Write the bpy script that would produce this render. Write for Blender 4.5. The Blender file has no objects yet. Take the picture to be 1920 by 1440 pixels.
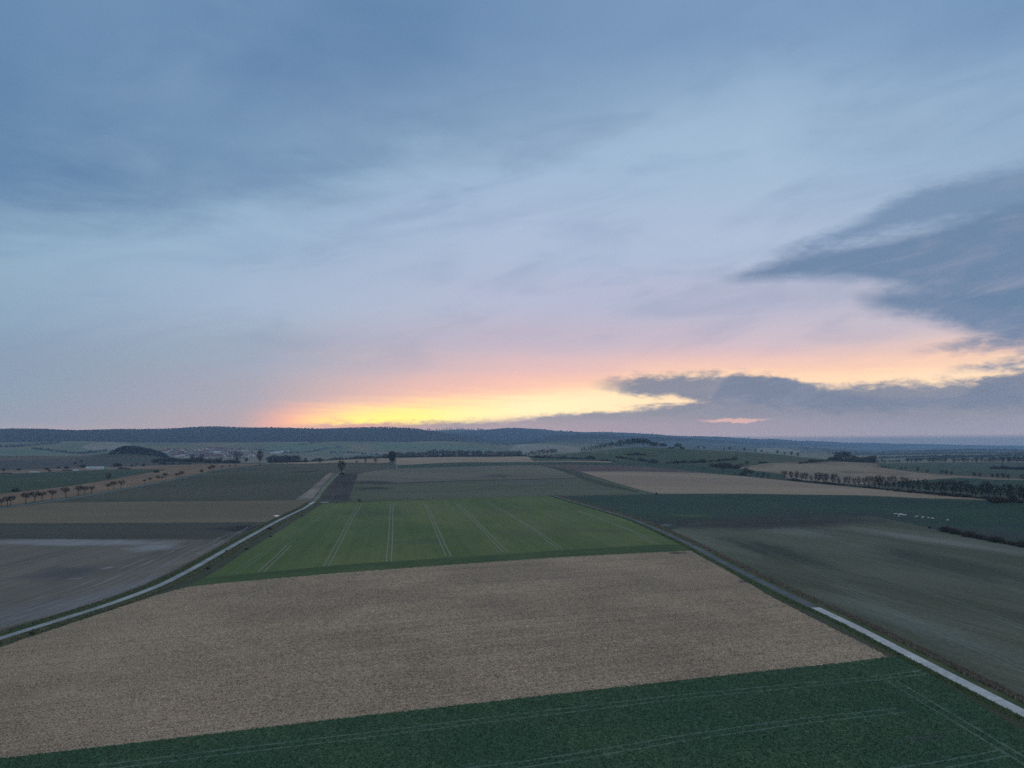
import bpy, math, random
import numpy as np
from mathutils import Vector, Matrix
from mathutils.geometry import delaunay_2d_cdt

C = bpy.context.scene.collection
scene = bpy.context.scene
R_ = math.radians

# ----------------------------------------------------------------------------
# camera model (photo 1920 x 1440, drone about 45 m above the near fields)
# ----------------------------------------------------------------------------
F = 1376.0
HZ = 838.0
PITCH = math.atan((HZ - 720.0) / F)
CAMH = 45.0


def raydir(x, y):
    cx = (np.asarray(x, float) - 960.0) / F
    cy = (720.0 - np.asarray(y, float)) / F
    return cx, math.cos(PITCH) - cy * math.sin(PITCH), math.sin(PITCH) + cy * math.cos(PITCH)


def azel(x, y):
    X, Y, Z = raydir(x, y)
    return np.degrees(np.arctan2(X, Y)), np.degrees(np.arctan2(Z, np.hypot(X, Y)))


cam_d = bpy.data.cameras.new("drone_camera")
cam_d.sensor_width = 36.0
cam_d.lens = 36.0 * F / 1920.0
cam_d.clip_start = 0.5
cam_d.clip_end = 60000.0
cam = bpy.data.objects.new("drone_camera", cam_d)
cam.location = (0, 0, CAMH)
cam.rotation_euler = (R_(90) + PITCH, 0, 0)
C.objects.link(cam)
scene.camera = cam

scene.view_settings.view_transform = "Standard"
scene.view_settings.look = "None"
scene.view_settings.exposure = 0.05
scene.view_settings.gamma = 1.0
scene.view_settings.use_curve_mapping = False
scene.cycles.use_denoising = False
scene.cycles.denoising_input_passes = "RGB_ALBEDO_NORMAL"
scene.cycles.denoising_prefilter = "NONE"
scene.cycles.use_adaptive_sampling = False
scene.cycles.max_bounces = 4
scene.cycles.volume_bounces = 1


def lin(c):
    out = []
    for v in c:
        v = v / 255.0
        out.append(v / 12.92 if v <= 0.04045 else ((v + 0.055) / 1.055) ** 2.4)
    return tuple(out)


# ----------------------------------------------------------------------------
# tiny node language
# ----------------------------------------------------------------------------
class S:
    """a float socket with arithmetic"""
    nt = None

    def __init__(self, s):
        self.s = s

    def __add__(a, b): return mth("ADD", a, b)
    def __radd__(a, b): return mth("ADD", b, a)
    def __sub__(a, b): return mth("SUBTRACT", a, b)
    def __rsub__(a, b): return mth("SUBTRACT", b, a)
    def __mul__(a, b): return mth("MULTIPLY", a, b)
    def __rmul__(a, b): return mth("MULTIPLY", b, a)
    def __truediv__(a, b): return mth("DIVIDE", a, b)
    def __rtruediv__(a, b): return mth("DIVIDE", b, a)


def put(inp, v):
    if isinstance(v, S):
        S.nt.links.new(v.s, inp)
    elif isinstance(v, bpy.types.NodeSocket):
        S.nt.links.new(v, inp)
    else:
        inp.default_value = v


def mth(op, a, b=0.0, c=None):
    n = S.nt.nodes.new("ShaderNodeMath")
    n.operation = op
    put(n.inputs[0], a)
    put(n.inputs[1], b)
    if c is not None:
        put(n.inputs[2], c)
    return S(n.outputs[0])


def sstep(lo, hi, v):
    n = S.nt.nodes.new("ShaderNodeMapRange")
    n.interpolation_type = "SMOOTHSTEP"
    n.clamp = True
    put(n.inputs["Value"], v)
    put(n.inputs["From Min"], lo)
    put(n.inputs["From Max"], hi)
    return S(n.outputs["Result"])


def lstep(lo, hi, v):
    n = S.nt.nodes.new("ShaderNodeMapRange")
    n.clamp = True
    put(n.inputs["Value"], v)
    put(n.inputs["From Min"], lo)
    put(n.inputs["From Max"], hi)
    return S(n.outputs["Result"])


def mx(a, b): return mth("MAXIMUM", a, b)
def mn(a, b): return mth("MINIMUM", a, b)


def vec(x, y, z=0.0):
    n = S.nt.nodes.new("ShaderNodeCombineXYZ")
    put(n.inputs[0], x); put(n.inputs[1], y); put(n.inputs[2], z)
    return n.outputs[0]


def noise(v, scale, detail=4.0, rough=0.55, dist=0.0):
    n = S.nt.nodes.new("ShaderNodeTexNoise")
    n.noise_dimensions = "3D"
    put(n.inputs["Vector"], v)
    n.inputs["Scale"].default_value = scale
    n.inputs["Detail"].default_value = detail
    n.inputs["Roughness"].default_value = rough
    n.inputs["Distortion"].default_value = dist
    return S(n.outputs["Fac"])


def cmix(f, a, b):
    n = S.nt.nodes.new("ShaderNodeMix")
    n.data_type = "RGBA"
    n.clamp_factor = True
    put(n.inputs[0], f)
    for i, v in ((6, a), (7, b)):
        if isinstance(v, tuple):
            n.inputs[i].default_value = (*v[:3], 1.0)
        else:
            put(n.inputs[i], v)
    return n.outputs[2]


def cscale(col, f):
    n = S.nt.nodes.new("ShaderNodeVectorMath")
    n.operation = "SCALE"
    put(n.inputs[0], col)
    put(n.inputs["Scale"], f)
    return n.outputs[0]


def fcurve(v, pts):
    """piecewise smooth function of v through pts [(v, value)]"""
    pts = sorted(pts)
    v0, v1 = pts[0][0], pts[-1][0]
    lo = min(p[1] for p in pts); hi = max(p[1] for p in pts)
    sp = (hi - lo) or 1.0
    n = S.nt.nodes.new("ShaderNodeFloatCurve")
    cv = n.mapping.curves[0]
    q = [((a - v0) / (v1 - v0), (b - lo) / sp) for a, b in pts]
    cv.points[0].location = q[0]
    cv.points[1].location = q[-1]
    for a in q[1:-1]:
        cv.points.new(*a)
    for p in cv.points:
        p.handle_type = "AUTO_CLAMPED"
    n.mapping.update()
    put(n.inputs["Value"], lstep(v0, v1, v))
    return S(n.outputs[0]) * sp + lo


def ramp(v, stops, lo, hi):
    n = S.nt.nodes.new("ShaderNodeValToRGB")
    n.color_ramp.interpolation = "B_SPLINE" if False else "EASE"
    el = n.color_ramp.elements
    stops = sorted(stops)
    q = [((a - lo) / (hi - lo), c) for a, c in stops]
    el[0].position, el[0].color = q[0][0], (*q[0][1], 1)
    el[1].position, el[1].color = q[-1][0], (*q[-1][1], 1)
    for a, c in q[1:-1]:
        e = el.new(a)
        e.color = (*c, 1)
    put(n.inputs[0], lstep(lo, hi, v))
    return n.outputs[0]


# ----------------------------------------------------------------------------
# world: dusk sky under a thin cloud deck, the sun already behind the hills
# ----------------------------------------------------------------------------
SUN_AZ, SUN_EL = -9.0, 2.0
HAZE_D = 1.2e-4
HAZE_C = (0.44, 0.70, 1.0)
HAZE_IN = (0.060, 0.128, 0.250)
world = bpy.data.worlds.new("World")
scene.world = world
world.use_nodes = True
nt = world.node_tree
nt.nodes.clear()
S.nt = nt
w_out = nt.nodes.new("ShaderNodeOutputWorld")
w_bg = nt.nodes.new("ShaderNodeBackground")
nt.links.new(w_bg.outputs[0], w_out.inputs[0])
tc = nt.nodes.new("ShaderNodeTexCoord")
sepn = nt.nodes.new("ShaderNodeSeparateXYZ")
nt.links.new(tc.outputs["Generated"], sepn.inputs[0])
DX, DY, DZ = (S(sepn.outputs[i]) for i in range(3))
AZ = mth("ARCTAN2", DX, DY) * (180 / math.pi)
EL = mth("ARCSINE", mx(mn(DZ, 0.9999), -0.9999)) * (180 / math.pi)
AZ = mx(mn(AZ, 60.0), -60.0)       # past the frame the sky goes on as at its edge
FRONT = sstep(-0.35, 0.45, DY)      # the sunset side of the sky


def P(pts):
    """photo positions -> (azimuth, elevation)"""
    out = []
    for x, y in pts:
        a, e = azel(x, y)
        out.append((float(a), float(e)))
    return out


# noise that follows the cloud deck and streaks that lie along the horizon
deck = vec(DX / (mx(DZ, 0.0) + 0.10), DY / (mx(DZ, 0.0) + 0.10), 0.0)
n_deck = noise(deck, 0.55, 5.0, 0.55, 0.4)
n_deck2 = noise(deck, 1.7, 5.0, 0.6, 0.5)
strk = vec(AZ, EL * 4.0 - AZ * 0.55, 3.0)
n_str = noise(strk, 0.09, 6.0, 0.55, 0.6)
n_fine = noise(vec(AZ, EL * 3.2 + AZ * 0.1, 11.0), 0.42, 6.0, 0.62, 0.3)
n_edge = noise(vec(AZ, EL * 2.6, 7.0), 0.75, 6.0, 0.62, 0.25)


def station(x, stops):
    return ramp(EL, [(float(azel(x, y)[1]), lin(c)) for y, c in stops], -4.0, 36.0)


st = [
    (0, station(0, [(0, (116, 155, 192)), (300, (126, 165, 197)), (430, (138, 174, 202)), (560, (136, 168, 195)), (690, (130, 153, 178)), (800, (137, 150, 170))])),
    (480, station(480, [(0, (122, 160, 198)), (300, (136, 172, 205)), (430, (147, 179, 209)), (560, (155, 180, 209)), (660, (150, 166, 190)), (740, (158, 160, 178)), (795, (168, 158, 170))])),
    (960, station(960, [(0, (124, 162, 202)), (300, (156, 185, 215)), (430, (166, 187, 217)), (560, (174, 184, 213)), (635, (186, 177, 200)), (685, (214, 183, 190)), (720, (236, 190, 182)), (800, (252, 196, 170))])),
    (1440, station(1440, [(0, (130, 166, 205)), (300, (158, 187, 215)), (450, (170, 189, 217)), (560, (180, 182, 208)), (640, (203, 187, 202)), (685, (232, 198, 192)), (720, (250, 212, 178)), (800, (245, 205, 175))])),
    (1900, station(1900, [(0, (118, 157, 197)), (200, (142, 174, 207)), (400, (152, 178, 207)), (590, (190, 184, 200)), (660, (238, 208, 190)), (720, (250, 218, 185)), (800, (240, 205, 180))])),
]
sky = st[0][1]
for (xa, _), (xb, c) in zip(st[:-1], st[1:]):
    sky = cmix(lstep(float(azel(xa, 600)[0]), float(azel(xb, 600)[0]), AZ), sky, c)

# overhead and behind: blue-grey dusk deck, made brighter and warmer to light the ground
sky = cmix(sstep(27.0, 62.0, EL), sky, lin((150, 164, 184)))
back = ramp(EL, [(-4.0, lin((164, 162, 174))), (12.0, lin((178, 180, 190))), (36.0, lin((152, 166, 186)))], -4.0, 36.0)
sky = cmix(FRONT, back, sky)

# lit gap above the hills
glow_top = fcurve(AZ, P([(300, 796), (480, 782), (600, 770), (760, 756), (900, 743), (1100, 724), (1300, 696), (1500, 696), (1700, 684), (1920, 662)]))
n_hs = noise(vec(AZ * 0.16, EL * 2.4 + AZ * 0.05, 21.0), 0.9, 5.0, 0.6, 0.4)
gd = EL - glow_top + (n_fine - 0.5) * 0.5 + (n_hs - 0.5) * 1.3
gap = 1.0 - sstep(-0.7, 1.3, gd)
gap = gap * sstep(float(azel(425, 780)[0]), float(azel(590, 780)[0]), AZ) * FRONT
glow_c = fcurve(AZ, [(float(azel(620, 770)[0]), 0.0), (float(azel(760, 770)[0]), 0.1), (float(azel(870, 770)[0]), 0.6), (float(azel(980, 770)[0]), 1.0)])
glow_col = cmix(glow_c, (1.05, 0.90, 0.24), cmix(sstep(2.0, 16.0, AZ), (1.05, 0.86, 0.52), (1.02, 0.74, 0.50)))
glow_col = cmix(sstep(-1.3, 0.5, gd) * 0.85, glow_col, lin((255, 206, 172)))
glow_col = cmix(1.0 - sstep(float(azel(500, 780)[0]), float(azel(680, 780)[0]), AZ), glow_col, lin((250, 178, 158)))
sky = cmix(gap * 0.97, sky, glow_col)
halo = (1.0 - sstep(-0.4, 3.2, EL - glow_top)) * sstep(float(azel(400, 780)[0]), float(azel(800, 780)[0]), AZ) * FRONT
sky = cmix(halo * 0.36 * (1.0 - gap), sky, lin((255, 186, 168)))

# upper bank of darker cloud
bank_edge = fcurve(AZ, P([(-200, 440), (0, 415), (220, 395), (420, 372), (600, 345), (760, 318), (960, 292), (1150, 225), (1350, 170), (1600, 95), (1920, 60), (2100, 50)]))
bank = sstep(-3.2, 3.8, EL - bank_edge + (n_deck2 - 0.5) * 9.0 + (n_fine - 0.5) * 2.2 + (n_str - 0.5) * 4.0)
bank_str = fcurve(AZ, [(-45.0, 0.82), (-30.0, 0.95), (-12.0, 0.84), (0.0, 0.55), (15.0, 0.36), (32.0, 0.36), (45.0, 0.36)])
bank_tex = 0.42 + 0.6 * sstep(0.34, 0.64, n_deck)
sky = cmix(bank * bank_str * bank_tex * FRONT, sky, lin((74, 120, 165)))
# soft wisps
wisp = sstep(0.50, 0.74, n_deck2) * sstep(6.0, 14.0, EL)
mot = sstep(0.40, 0.66, noise(deck, 1.15, 4.0, 0.55, 0.6)) * sstep(18.0, 24.0, EL) * sstep(-6.0, 8.0, AZ)
sky = cmix(mot * 0.42 * FRONT, sky, lin((104, 140, 182)))
sky = cmix(wisp * 0.12, sky, lin((176, 200, 226)))
sky = cmix(sstep(0.44, 0.72, n_str) * 0.24 * sstep(3.0, 9.0, EL), sky, lin((108, 140, 182)))


def cloud(top, bot, soft, col, k=1.0, rag=1.0, a_in=None, sky=None, light=0.16):
    t = fcurve(AZ, P(top))
    b = fcurve(AZ, P(bot))
    rg = ((n_edge - 0.5) * 2.2 + (n_fine - 0.5) * 1.6) * rag
    m = sstep(-soft, soft, t - EL + rg) * sstep(-soft, soft, EL - b + rg)
    x0, x1 = a_in
    m = m * sstep(float(azel(x0, 700)[0]), float(azel(x1, 700)[0]), AZ)
    lay = sstep(0.46, 0.72, noise(vec(AZ * 0.5, EL * 1.9 - AZ * 0.35, 5.0), 0.42, 5.0, 0.6, 0.5))
    return cmix(m * k * FRONT, sky, cmix(lay * light, col, lin((166, 167, 188))))


slate = lin((100, 131, 168))
sky = cloud([(1380, 490), (1440, 470), (1520, 448), (1600, 420), (1700, 366), (1800, 338), (1920, 312), (2100, 280)],
            [(1380, 492), (1500, 478), (1620, 446), (1750, 420), (1920, 400), (2100, 390)], 0.65, lin((104, 136, 174)), 0.82, 0.5, (1400, 1540), sky)
sky = cloud([(1320, 528), (1370, 518), (1430, 500), (1500, 478), (1640, 452), (1760, 425), (1920, 380), (2100, 340)],
            [(1320, 529), (1440, 524), (1560, 520), (1660, 528), (1780, 560), (1920, 590), (2100, 640)], 0.6, slate, 0.96, 0.28, (1325, 1420), sky, 0.24)
sky = cloud([(1560, 548), (1640, 546), (1740, 535), (1920, 520), (2100, 500)],
            [(1560, 552), (1640, 580), (1720, 594), (1760, 606), (1800, 618), (1850, 634), (1920, 648), (2100, 670)], 0.85, lin((98, 129, 166)), 0.93, 0.5, (1560, 1680), sky, 0.4)
sky = cloud([(1640, 662), (1760, 648), (1920, 622)], [(1640, 668), (1760, 660), (1920, 652)], 0.5, lin((112, 132, 165)), 0.75, 0.6, (1680, 1800), sky)
sky = cloud([(1740, 698), (1840, 684), (1920, 668)], [(1740, 702), (1840, 694), (1920, 690)], 0.4, lin((120, 135, 165)), 0.9, 0.55, (1755, 1840), sky)
# low cloud bar
bar = lin((112, 126, 153))
sky = cloud([(1080, 724), (1130, 712), (1200, 706), (1300, 702), (1400, 703), (1470, 712), (1520, 724)],
            [(1080, 726), (1180, 738), (1260, 748), (1330, 752), (1520, 770)], 0.42, bar, 0.93, 0.7, (1090, 1190), sky)
sky = cloud([(420, 803), (560, 796), (650, 792), (820, 791), (960, 787), (1040, 778), (1150, 770), (1240, 760), (1330, 747), (1380, 708), (1430, 706), (1520, 724), (1570, 738), (1640, 744), (1720, 746), (1790, 742), (1830, 722), (1880, 700), (1920, 692), (2100, 660)],
            [(420, 900), (2100, 900)], 0.3, cmix(sstep(float(azel(640, 790)[0]), float(azel(900, 790)[0]), AZ), lin((206, 152, 156)), bar), 0.92, 0.5, (480, 640), sky)
# pale veil under the bar, lit streak inside it
veil = fcurve(AZ, P([(400, 806), (800, 800), (1100, 784), (1500, 784), (1920, 790)]))
vm = 1.0 - sstep(-0.7, 0.6, EL - veil + (n_fine - 0.5) * 0.5)
sky = cmix(vm * 0.85 * FRONT, sky, cmix(lstep(-20.0, 30.0, AZ), lin((174, 154, 168)), lin((142, 144, 166))))
sa, se = azel(1375, 788)
q = (AZ - float(sa)) / 3.0
e2 = (EL - float(se) + (n_edge - 0.5) * 0.7) / 0.20
stk = sstep(1.0, 0.1, q * q + e2 * e2)
sky = cmix(stk * 0.6, sky, lin((236, 186, 176)))

bw = S.nt.nodes.new("ShaderNodeRGBToBW")
S.nt.links.new(sky, bw.inputs[0])
gcol = S.nt.nodes.new("ShaderNodeCombineColor")
for i_ in range(3):
    S.nt.links.new(bw.outputs[0], gcol.inputs[i_])
sky = cmix(0.13 * sstep(2.0, 9.0, EL), sky, gcol.outputs[0])
# authored sky = what is seen through the haze; undo the haze to get the sky beyond it
tau = HAZE_D * 290.0 / (mx(EL, 0.85) * (math.pi / 180))
TR = mth("EXPONENT", tau * -1.0)
vin = S.nt.nodes.new("ShaderNodeVectorMath"); vin.operation = "SCALE"
vin.inputs[0].default_value = HAZE_IN
put(vin.inputs["Scale"], 1.0 - TR)
vs = S.nt.nodes.new("ShaderNodeVectorMath"); vs.operation = "SUBTRACT"
put(vs.inputs[0], sky); S.nt.links.new(vin.outputs[0], vs.inputs[1])
vd = S.nt.nodes.new("ShaderNodeVectorMath"); vd.operation = "SCALE"
S.nt.links.new(vs.outputs[0], vd.inputs[0]); put(vd.inputs["Scale"], 1.0 / TR)
vm2 = S.nt.nodes.new("ShaderNodeVectorMath"); vm2.operation = "MAXIMUM"
S.nt.links.new(vd.outputs[0], vm2.inputs[0]); vm2.inputs[1].default_value = (0.01, 0.012, 0.016)
sky = vm2.outputs[0]

# the clear air behind the deck
nis = nt.nodes.new("ShaderNodeTexSky")
nis.sky_type = "NISHITA"
nis.sun_disc = False
nis.sun_elevation = R_(SUN_EL)
nis.sun_rotation = R_(SUN_AZ)
sky = cmix(0.04, sky, cscale(nis.outputs[0], 0.10))
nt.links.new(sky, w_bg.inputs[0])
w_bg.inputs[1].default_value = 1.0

sun_d = bpy.data.lights.new("sun", "SUN")
sun_d.energy = 0.12
sun_d.angle = R_(12)
sun_d.color = (1.0, 0.72, 0.48)
sun = bpy.data.objects.new("sun", sun_d)
sdir = Vector((math.sin(R_(SUN_AZ)) * math.cos(R_(SUN_EL)), math.cos(R_(SUN_AZ)) * math.cos(R_(SUN_EL)), math.sin(R_(SUN_EL))))
sun.rotation_euler = sdir.to_track_quat("Z", "Y").to_euler()
C.objects.link(sun)

# ----------------------------------------------------------------------------
# terrain: heights given along bearings as (distance, photo line)
# ----------------------------------------------------------------------------
FAR_A = [(6500, 812), (9000, 828), (18000, 842)]
COLS = {
    0: [(720, 925), (1250, 887), (1400, 881), (1700, 869), (2000, 856), (2300, 857.5), (2700, 862), (3200, 852), (4000, 834), (4200, 829), (5200, 808)] + FAR_A,
    200: [(775, 917), (1000, 893), (1200, 884), (1400, 879), (1500, 877), (1700, 868), (2000, 855), (2200, 856), (2700, 864), (3200, 856), (3800, 836), (4100, 829), (5200, 809)] + FAR_A,
    320: [(700, 925), (800, 909), (880, 899), (1050, 884), (1250, 875), (1450, 869), (1700, 862), (2000, 859), (2300, 861), (2800, 866), (3200, 857), (3700, 840), (4000, 831), (4200, 829), (5300, 806)] + FAR_A,
    440: [(650, 932), (800, 908), (950, 886), (1100, 875), (1250, 869.5), (1350, 868.5), (1600, 869), (2000, 871), (2600, 872), (3200, 859), (3700, 842), (4000, 832), (4200, 829), (5400, 803)] + FAR_A,
    560: [(640, 935), (750, 912), (900, 888), (1050, 874), (1250, 869), (1350, 867.5), (1500, 866.5), (1700, 868), (2200, 871), (2800, 866), (3300, 855), (3800, 841), (4100, 830), (5400, 804)] + FAR_A,
    640: [(640, 934), (730, 912), (850, 889), (1000, 876), (1150, 870), (1300, 866), (1500, 863.5), (1650, 862.5), (1800, 864), (2300, 869), (2800, 864), (3300, 853), (3800, 838), (4100, 830), (5400, 804.5)] + FAR_A,
    760: [(640, 934), (750, 915), (900, 893), (1050, 881), (1250, 873), (1450, 865), (1700, 858.5), (1850, 858), (2000, 859.5), (2500, 866), (3000, 858), (3500, 848), (4000, 833), (4300, 829), (5300, 805), (6000, 812), (7500, 808), (9000, 820), (18000, 842)],
    860: [(665, 931), (780, 912), (920, 896), (1100, 878), (1250, 870), (1450, 863), (1700, 857), (1850, 856.5), (2050, 858.5), (2500, 865), (3000, 857), (3500, 846), (4000, 834), (4600, 824), (5000, 818), (5600, 822), (7000, 806), (9000, 820), (18000, 842)],
    815: [(650, 933), (770, 913), (910, 895), (1080, 879), (1250, 871), (1450, 864), (1700, 858), (1850, 857), (2030, 859), (2500, 865), (3000, 857), (3500, 847), (4000, 833), (4500, 825), (5100, 810.5), (5600, 815), (7000, 808.5), (9000, 820), (18000, 842)],
    910: [(665, 931), (780, 911), (920, 895), (1080, 879), (1250, 870.5), (1450, 863), (1700, 857), (1850, 856.5), (2050, 858), (2550, 865), (3050, 856), (3600, 845), (4100, 835), (4600, 829), (5000, 826), (5500, 829), (6000, 820), (7000, 806.5), (9000, 819), (18000, 842)],
    960: [(665, 931), (780, 911), (920, 894), (1080, 879), (1250, 871), (1450, 863), (1700, 856.5), (1850, 856), (2050, 858), (2600, 865), (3100, 856), (3700, 845), (4200, 836), (4600, 834), (5200, 837), (5900, 826), (7000, 804), (9000, 818), (18000, 842)],
    1050: [(665, 931), (780, 911), (920, 894), (1060, 881), (1180, 872), (1350, 865), (1500, 860), (1700, 852), (1800, 851), (2000, 855), (2600, 866), (3200, 852), (3800, 838), (4300, 831), (4700, 830), (5500, 820), (5800, 818), (6300, 820), (7300, 810), (9000, 820), (18000, 842)],
    1120: [(665, 931), (800, 908), (950, 891), (1060, 882), (1180, 873), (1300, 867), (1450, 859), (1600, 848), (1700, 845), (1900, 850), (2600, 866), (3300, 850), (4000, 837), (4500, 832), (5500, 818), (5900, 816), (6400, 820), (7500, 812), (9500, 822), (18000, 841)],
    1190: [(665, 931), (800, 908), (950, 891), (1060, 883), (1180, 873), (1300, 867), (1450, 856), (1580, 841), (1680, 839), (1850, 846), (2600, 866), (3400, 850), (4200, 840), (5000, 832), (5900, 820), (6500, 822), (7700, 814.5), (9500, 822), (18000, 840)],
    1260: [(665, 931), (800, 908), (950, 892), (1060, 884), (1180, 874), (1300, 866), (1450, 856), (1580, 843), (1680, 841), (1850, 847), (2600, 866), (3400, 850), (4200, 841), (5000, 834), (6000, 823), (6600, 825), (7900, 818), (10000, 825), (18000, 840)],
    1340: [(665, 931), (800, 908), (950, 895), (1050, 887), (1150, 879), (1250, 871), (1400, 859), (1550, 847), (1680, 844.5), (1900, 851), (2600, 866), (3500, 852), (4500, 842), (5500, 834), (6200, 828), (6800, 829), (8000, 821), (10000, 827), (18000, 840)],
    1440: [(665, 931), (800, 911), (900, 900), (970, 894), (1080, 883), (1180, 875), (1300, 866), (1450, 857), (1600, 851.5), (1700, 850.5), (1900, 854), (2600, 866), (3500, 854), (4500, 845), (6000, 836), (7000, 833), (8500, 825.5), (10500, 829), (18000, 839)],
    1540: [(665, 931), (800, 915), (930, 904.5), (1050, 890), (1150, 876), (1250, 869), (1350, 865), (1450, 863), (1600, 861), (1750, 862), (2300, 868), (3500, 857), (4500, 849), (6000, 841), (8000, 836), (9500, 830), (12000, 832.5), (18000, 838)],
    1640: [(700, 926.5), (815, 914), (950, 900), (1100, 886), (1250, 876), (1350, 870), (1450, 867.5), (1600, 868), (2100, 869), (2600, 868), (3500, 859), (5000, 850), (7000, 844), (9000, 838), (10500, 833), (13000, 834), (18000, 838)],
    1760: [(735, 922), (850, 910), (1000, 898), (1150, 889), (1350, 880), (1700, 872), (2100, 868), (2600, 863), (3500, 856), (5000, 848), (7000, 844), (9000, 840), (11500, 835.5), (14000, 836), (18000, 838.5)],
    1920: [(640, 934), (850, 914), (1000, 901), (1200, 891), (1500, 879.5), (1800, 873), (2100, 868.5), (2700, 861.5), (3500, 855), (5000, 848.5), (8000, 843.5), (10000, 841), (12500, 838.5), (15000, 838.5), (18000, 839)],
}


def far(r):
    """the far ridges stand well behind the first one"""
    return r if r <= 5200 else (5200 + (r - 5200) * 2.2 if r <= 9500 else 14660 + (r - 9500) * 1.2)


def pchip(xk, yk, x):
    xk = np.asarray(xk, float); yk = np.asarray(yk, float)
    h = np.diff(xk); d = np.diff(yk) / h
    m = np.zeros_like(yk)
    m[0], m[-1] = d[0], d[-1]
    for i in range(1, len(xk) - 1):
        if d[i - 1] * d[i] > 0:
            w1, w2 = 2 * h[i] + h[i - 1], h[i] + 2 * h[i - 1]
            m[i] = (w1 + w2) / (w1 / d[i - 1] + w2 / d[i])
    i = np.clip(np.searchsorted(xk, x) - 1, 0, len(h) - 1)
    t = (x - xk[i]) / h[i]
    return (2 * t**3 - 3 * t**2 + 1) * yk[i] + (t**3 - 2 * t**2 + t) * h[i] * m[i] + (-2 * t**3 + 3 * t**2) * yk[i + 1] + (t**3 - t**2) * h[i] * m[i + 1]


LR = np.linspace(math.log(20), math.log(26000), 440)
_az, _z = [], []
for x in sorted(COLS):
    rr, zz = [20.0, 300.0, 560.0], [0.0, 0.0, 0.0]
    for r, y in COLS[x]:
        r = far(r)
        X, Y, Z = raydir(x, y)
        rr.append(r); zz.append(CAMH + r * float(Z / math.hypot(X, Y)))
    _az.append(float(azel(x, 850)[0]))
    rr.append(27000.0); zz.append(zz[-1])
    _z.append(pchip(np.log(rr), zz, LR))
_az = np.array(_az); _z = np.array(_z)
AZG = np.linspace(-46, 46, 369)
ZG = np.zeros((len(AZG), len(LR)))
for j in range(len(LR)):
    ZG[:, j] = pchip(_az, _z[:, j], np.clip(AZG, _az[0], _az[-1]))
# gentle swell so that nothing is ruler flat
_k = np.exp(LR)[None, :]
_X = np.sin(np.radians(AZG))[:, None] * _k
_Y = np.cos(np.radians(AZG))[:, None] * _k
swell = 0.35 * np.sin(_X / 61.0 + 1.0) * np.sin(_Y / 83.0) + 0.25 * np.sin(_X / 140.0 + _Y / 97.0)
ZG += swell * np.clip((_k - 90) / 200, 0, 1)
hill_w = np.clip((_k - 4000) / 900, 0, 1)
ZG += hill_w * (5.0 * np.sin(_X / 210.0 + 0.7 * np.sin(_Y / 300.0)) + 3.0 * np.sin(_X / 97.0 + _Y / 170.0))
mound_az, _ = azel(250, 857)
_mx, _my = 2060 * math.sin(R_(float(mound_az))), 2060 * math.cos(R_(float(mound_az)))
ZG += 19.0 * np.exp(-(((_X - _mx) / 62.0) ** 2 + ((_Y - _my) / 75.0) ** 2))


def terrain(az, R):
    """height at azimuth (deg) and distance; arrays"""
    az = np.asarray(az, float); R = np.asarray(R, float)
    a = np.clip((az - AZG[0]) / (AZG[1] - AZG[0]), 0, len(AZG) - 1.001)
    r = np.clip((np.log(R) - LR[0]) / (LR[1] - LR[0]), 0, len(LR) - 1.001)
    i = a.astype(int); j = r.astype(int); fa = a - i; fr = r - j
    return (ZG[i, j] * (1 - fa) * (1 - fr) + ZG[i + 1, j] * fa * (1 - fr) + ZG[i, j + 1] * (1 - fa) * fr + ZG[i + 1, j + 1] * fa * fr)


def zat(X, Y):
    return terrain(np.degrees(np.arctan2(X, Y)), np.maximum(np.hypot(X, Y), 20.5))


RD = np.exp(np.linspace(math.log(21), math.log(25000), 2800))


def hit(x, y):
    """first ground point under a photo position -> (azimuth, distance)"""
    X, Y, Z = raydir(x, y)
    az = math.degrees(math.atan2(X, Y)); t = float(Z / math.hypot(X, Y))
    g = (terrain(np.full_like(RD, az), RD) - CAMH) / RD
    k = np.nonzero(g >= t)[0]
    if len(k) == 0:
        return az, 24500.0
    k = k[0]
    if k == 0:
        return az, RD[0]
    f = (t - g[k - 1]) / (g[k] - g[k - 1] + 1e-12)
    return az, float(RD[k - 1] + f * (RD[k] - RD[k - 1]))


def world_pt(az, R):
    a = math.radians(az)
    return np.array([R * math.sin(a), R * math.cos(a), float(terrain(az, R))])


def gp(x, y=None, R=None):
    """ground point seen at a photo position, or on its bearing at distance R"""
    if R is None:
        return world_pt(*hit(x, y))
    return world_pt(float(azel(x, 855 if y is None else y)[0]), R)


# ----------------------------------------------------------------------------
# materials
# ----------------------------------------------------------------------------
def new_mat(name):
    m = bpy.data.materials.new(name)
    m.use_nodes = True
    nt = m.node_tree
    b = nt.nodes["Principled BSDF"]
    b.inputs["Roughness"].default_value = 0.95
    b.inputs["Specular IOR Level"].default_value = 0.15
    S.nt = nt
    return m, b


def posn():
    g = S.nt.nodes.new("ShaderNodeNewGeometry")
    s = S.nt.nodes.new("ShaderNodeSeparateXYZ")
    S.nt.links.new(g.outputs["Position"], s.inputs[0])
    return g.outputs["Position"], S(s.outputs[0]), S(s.outputs[1]), S(s.outputs[2])


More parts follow.
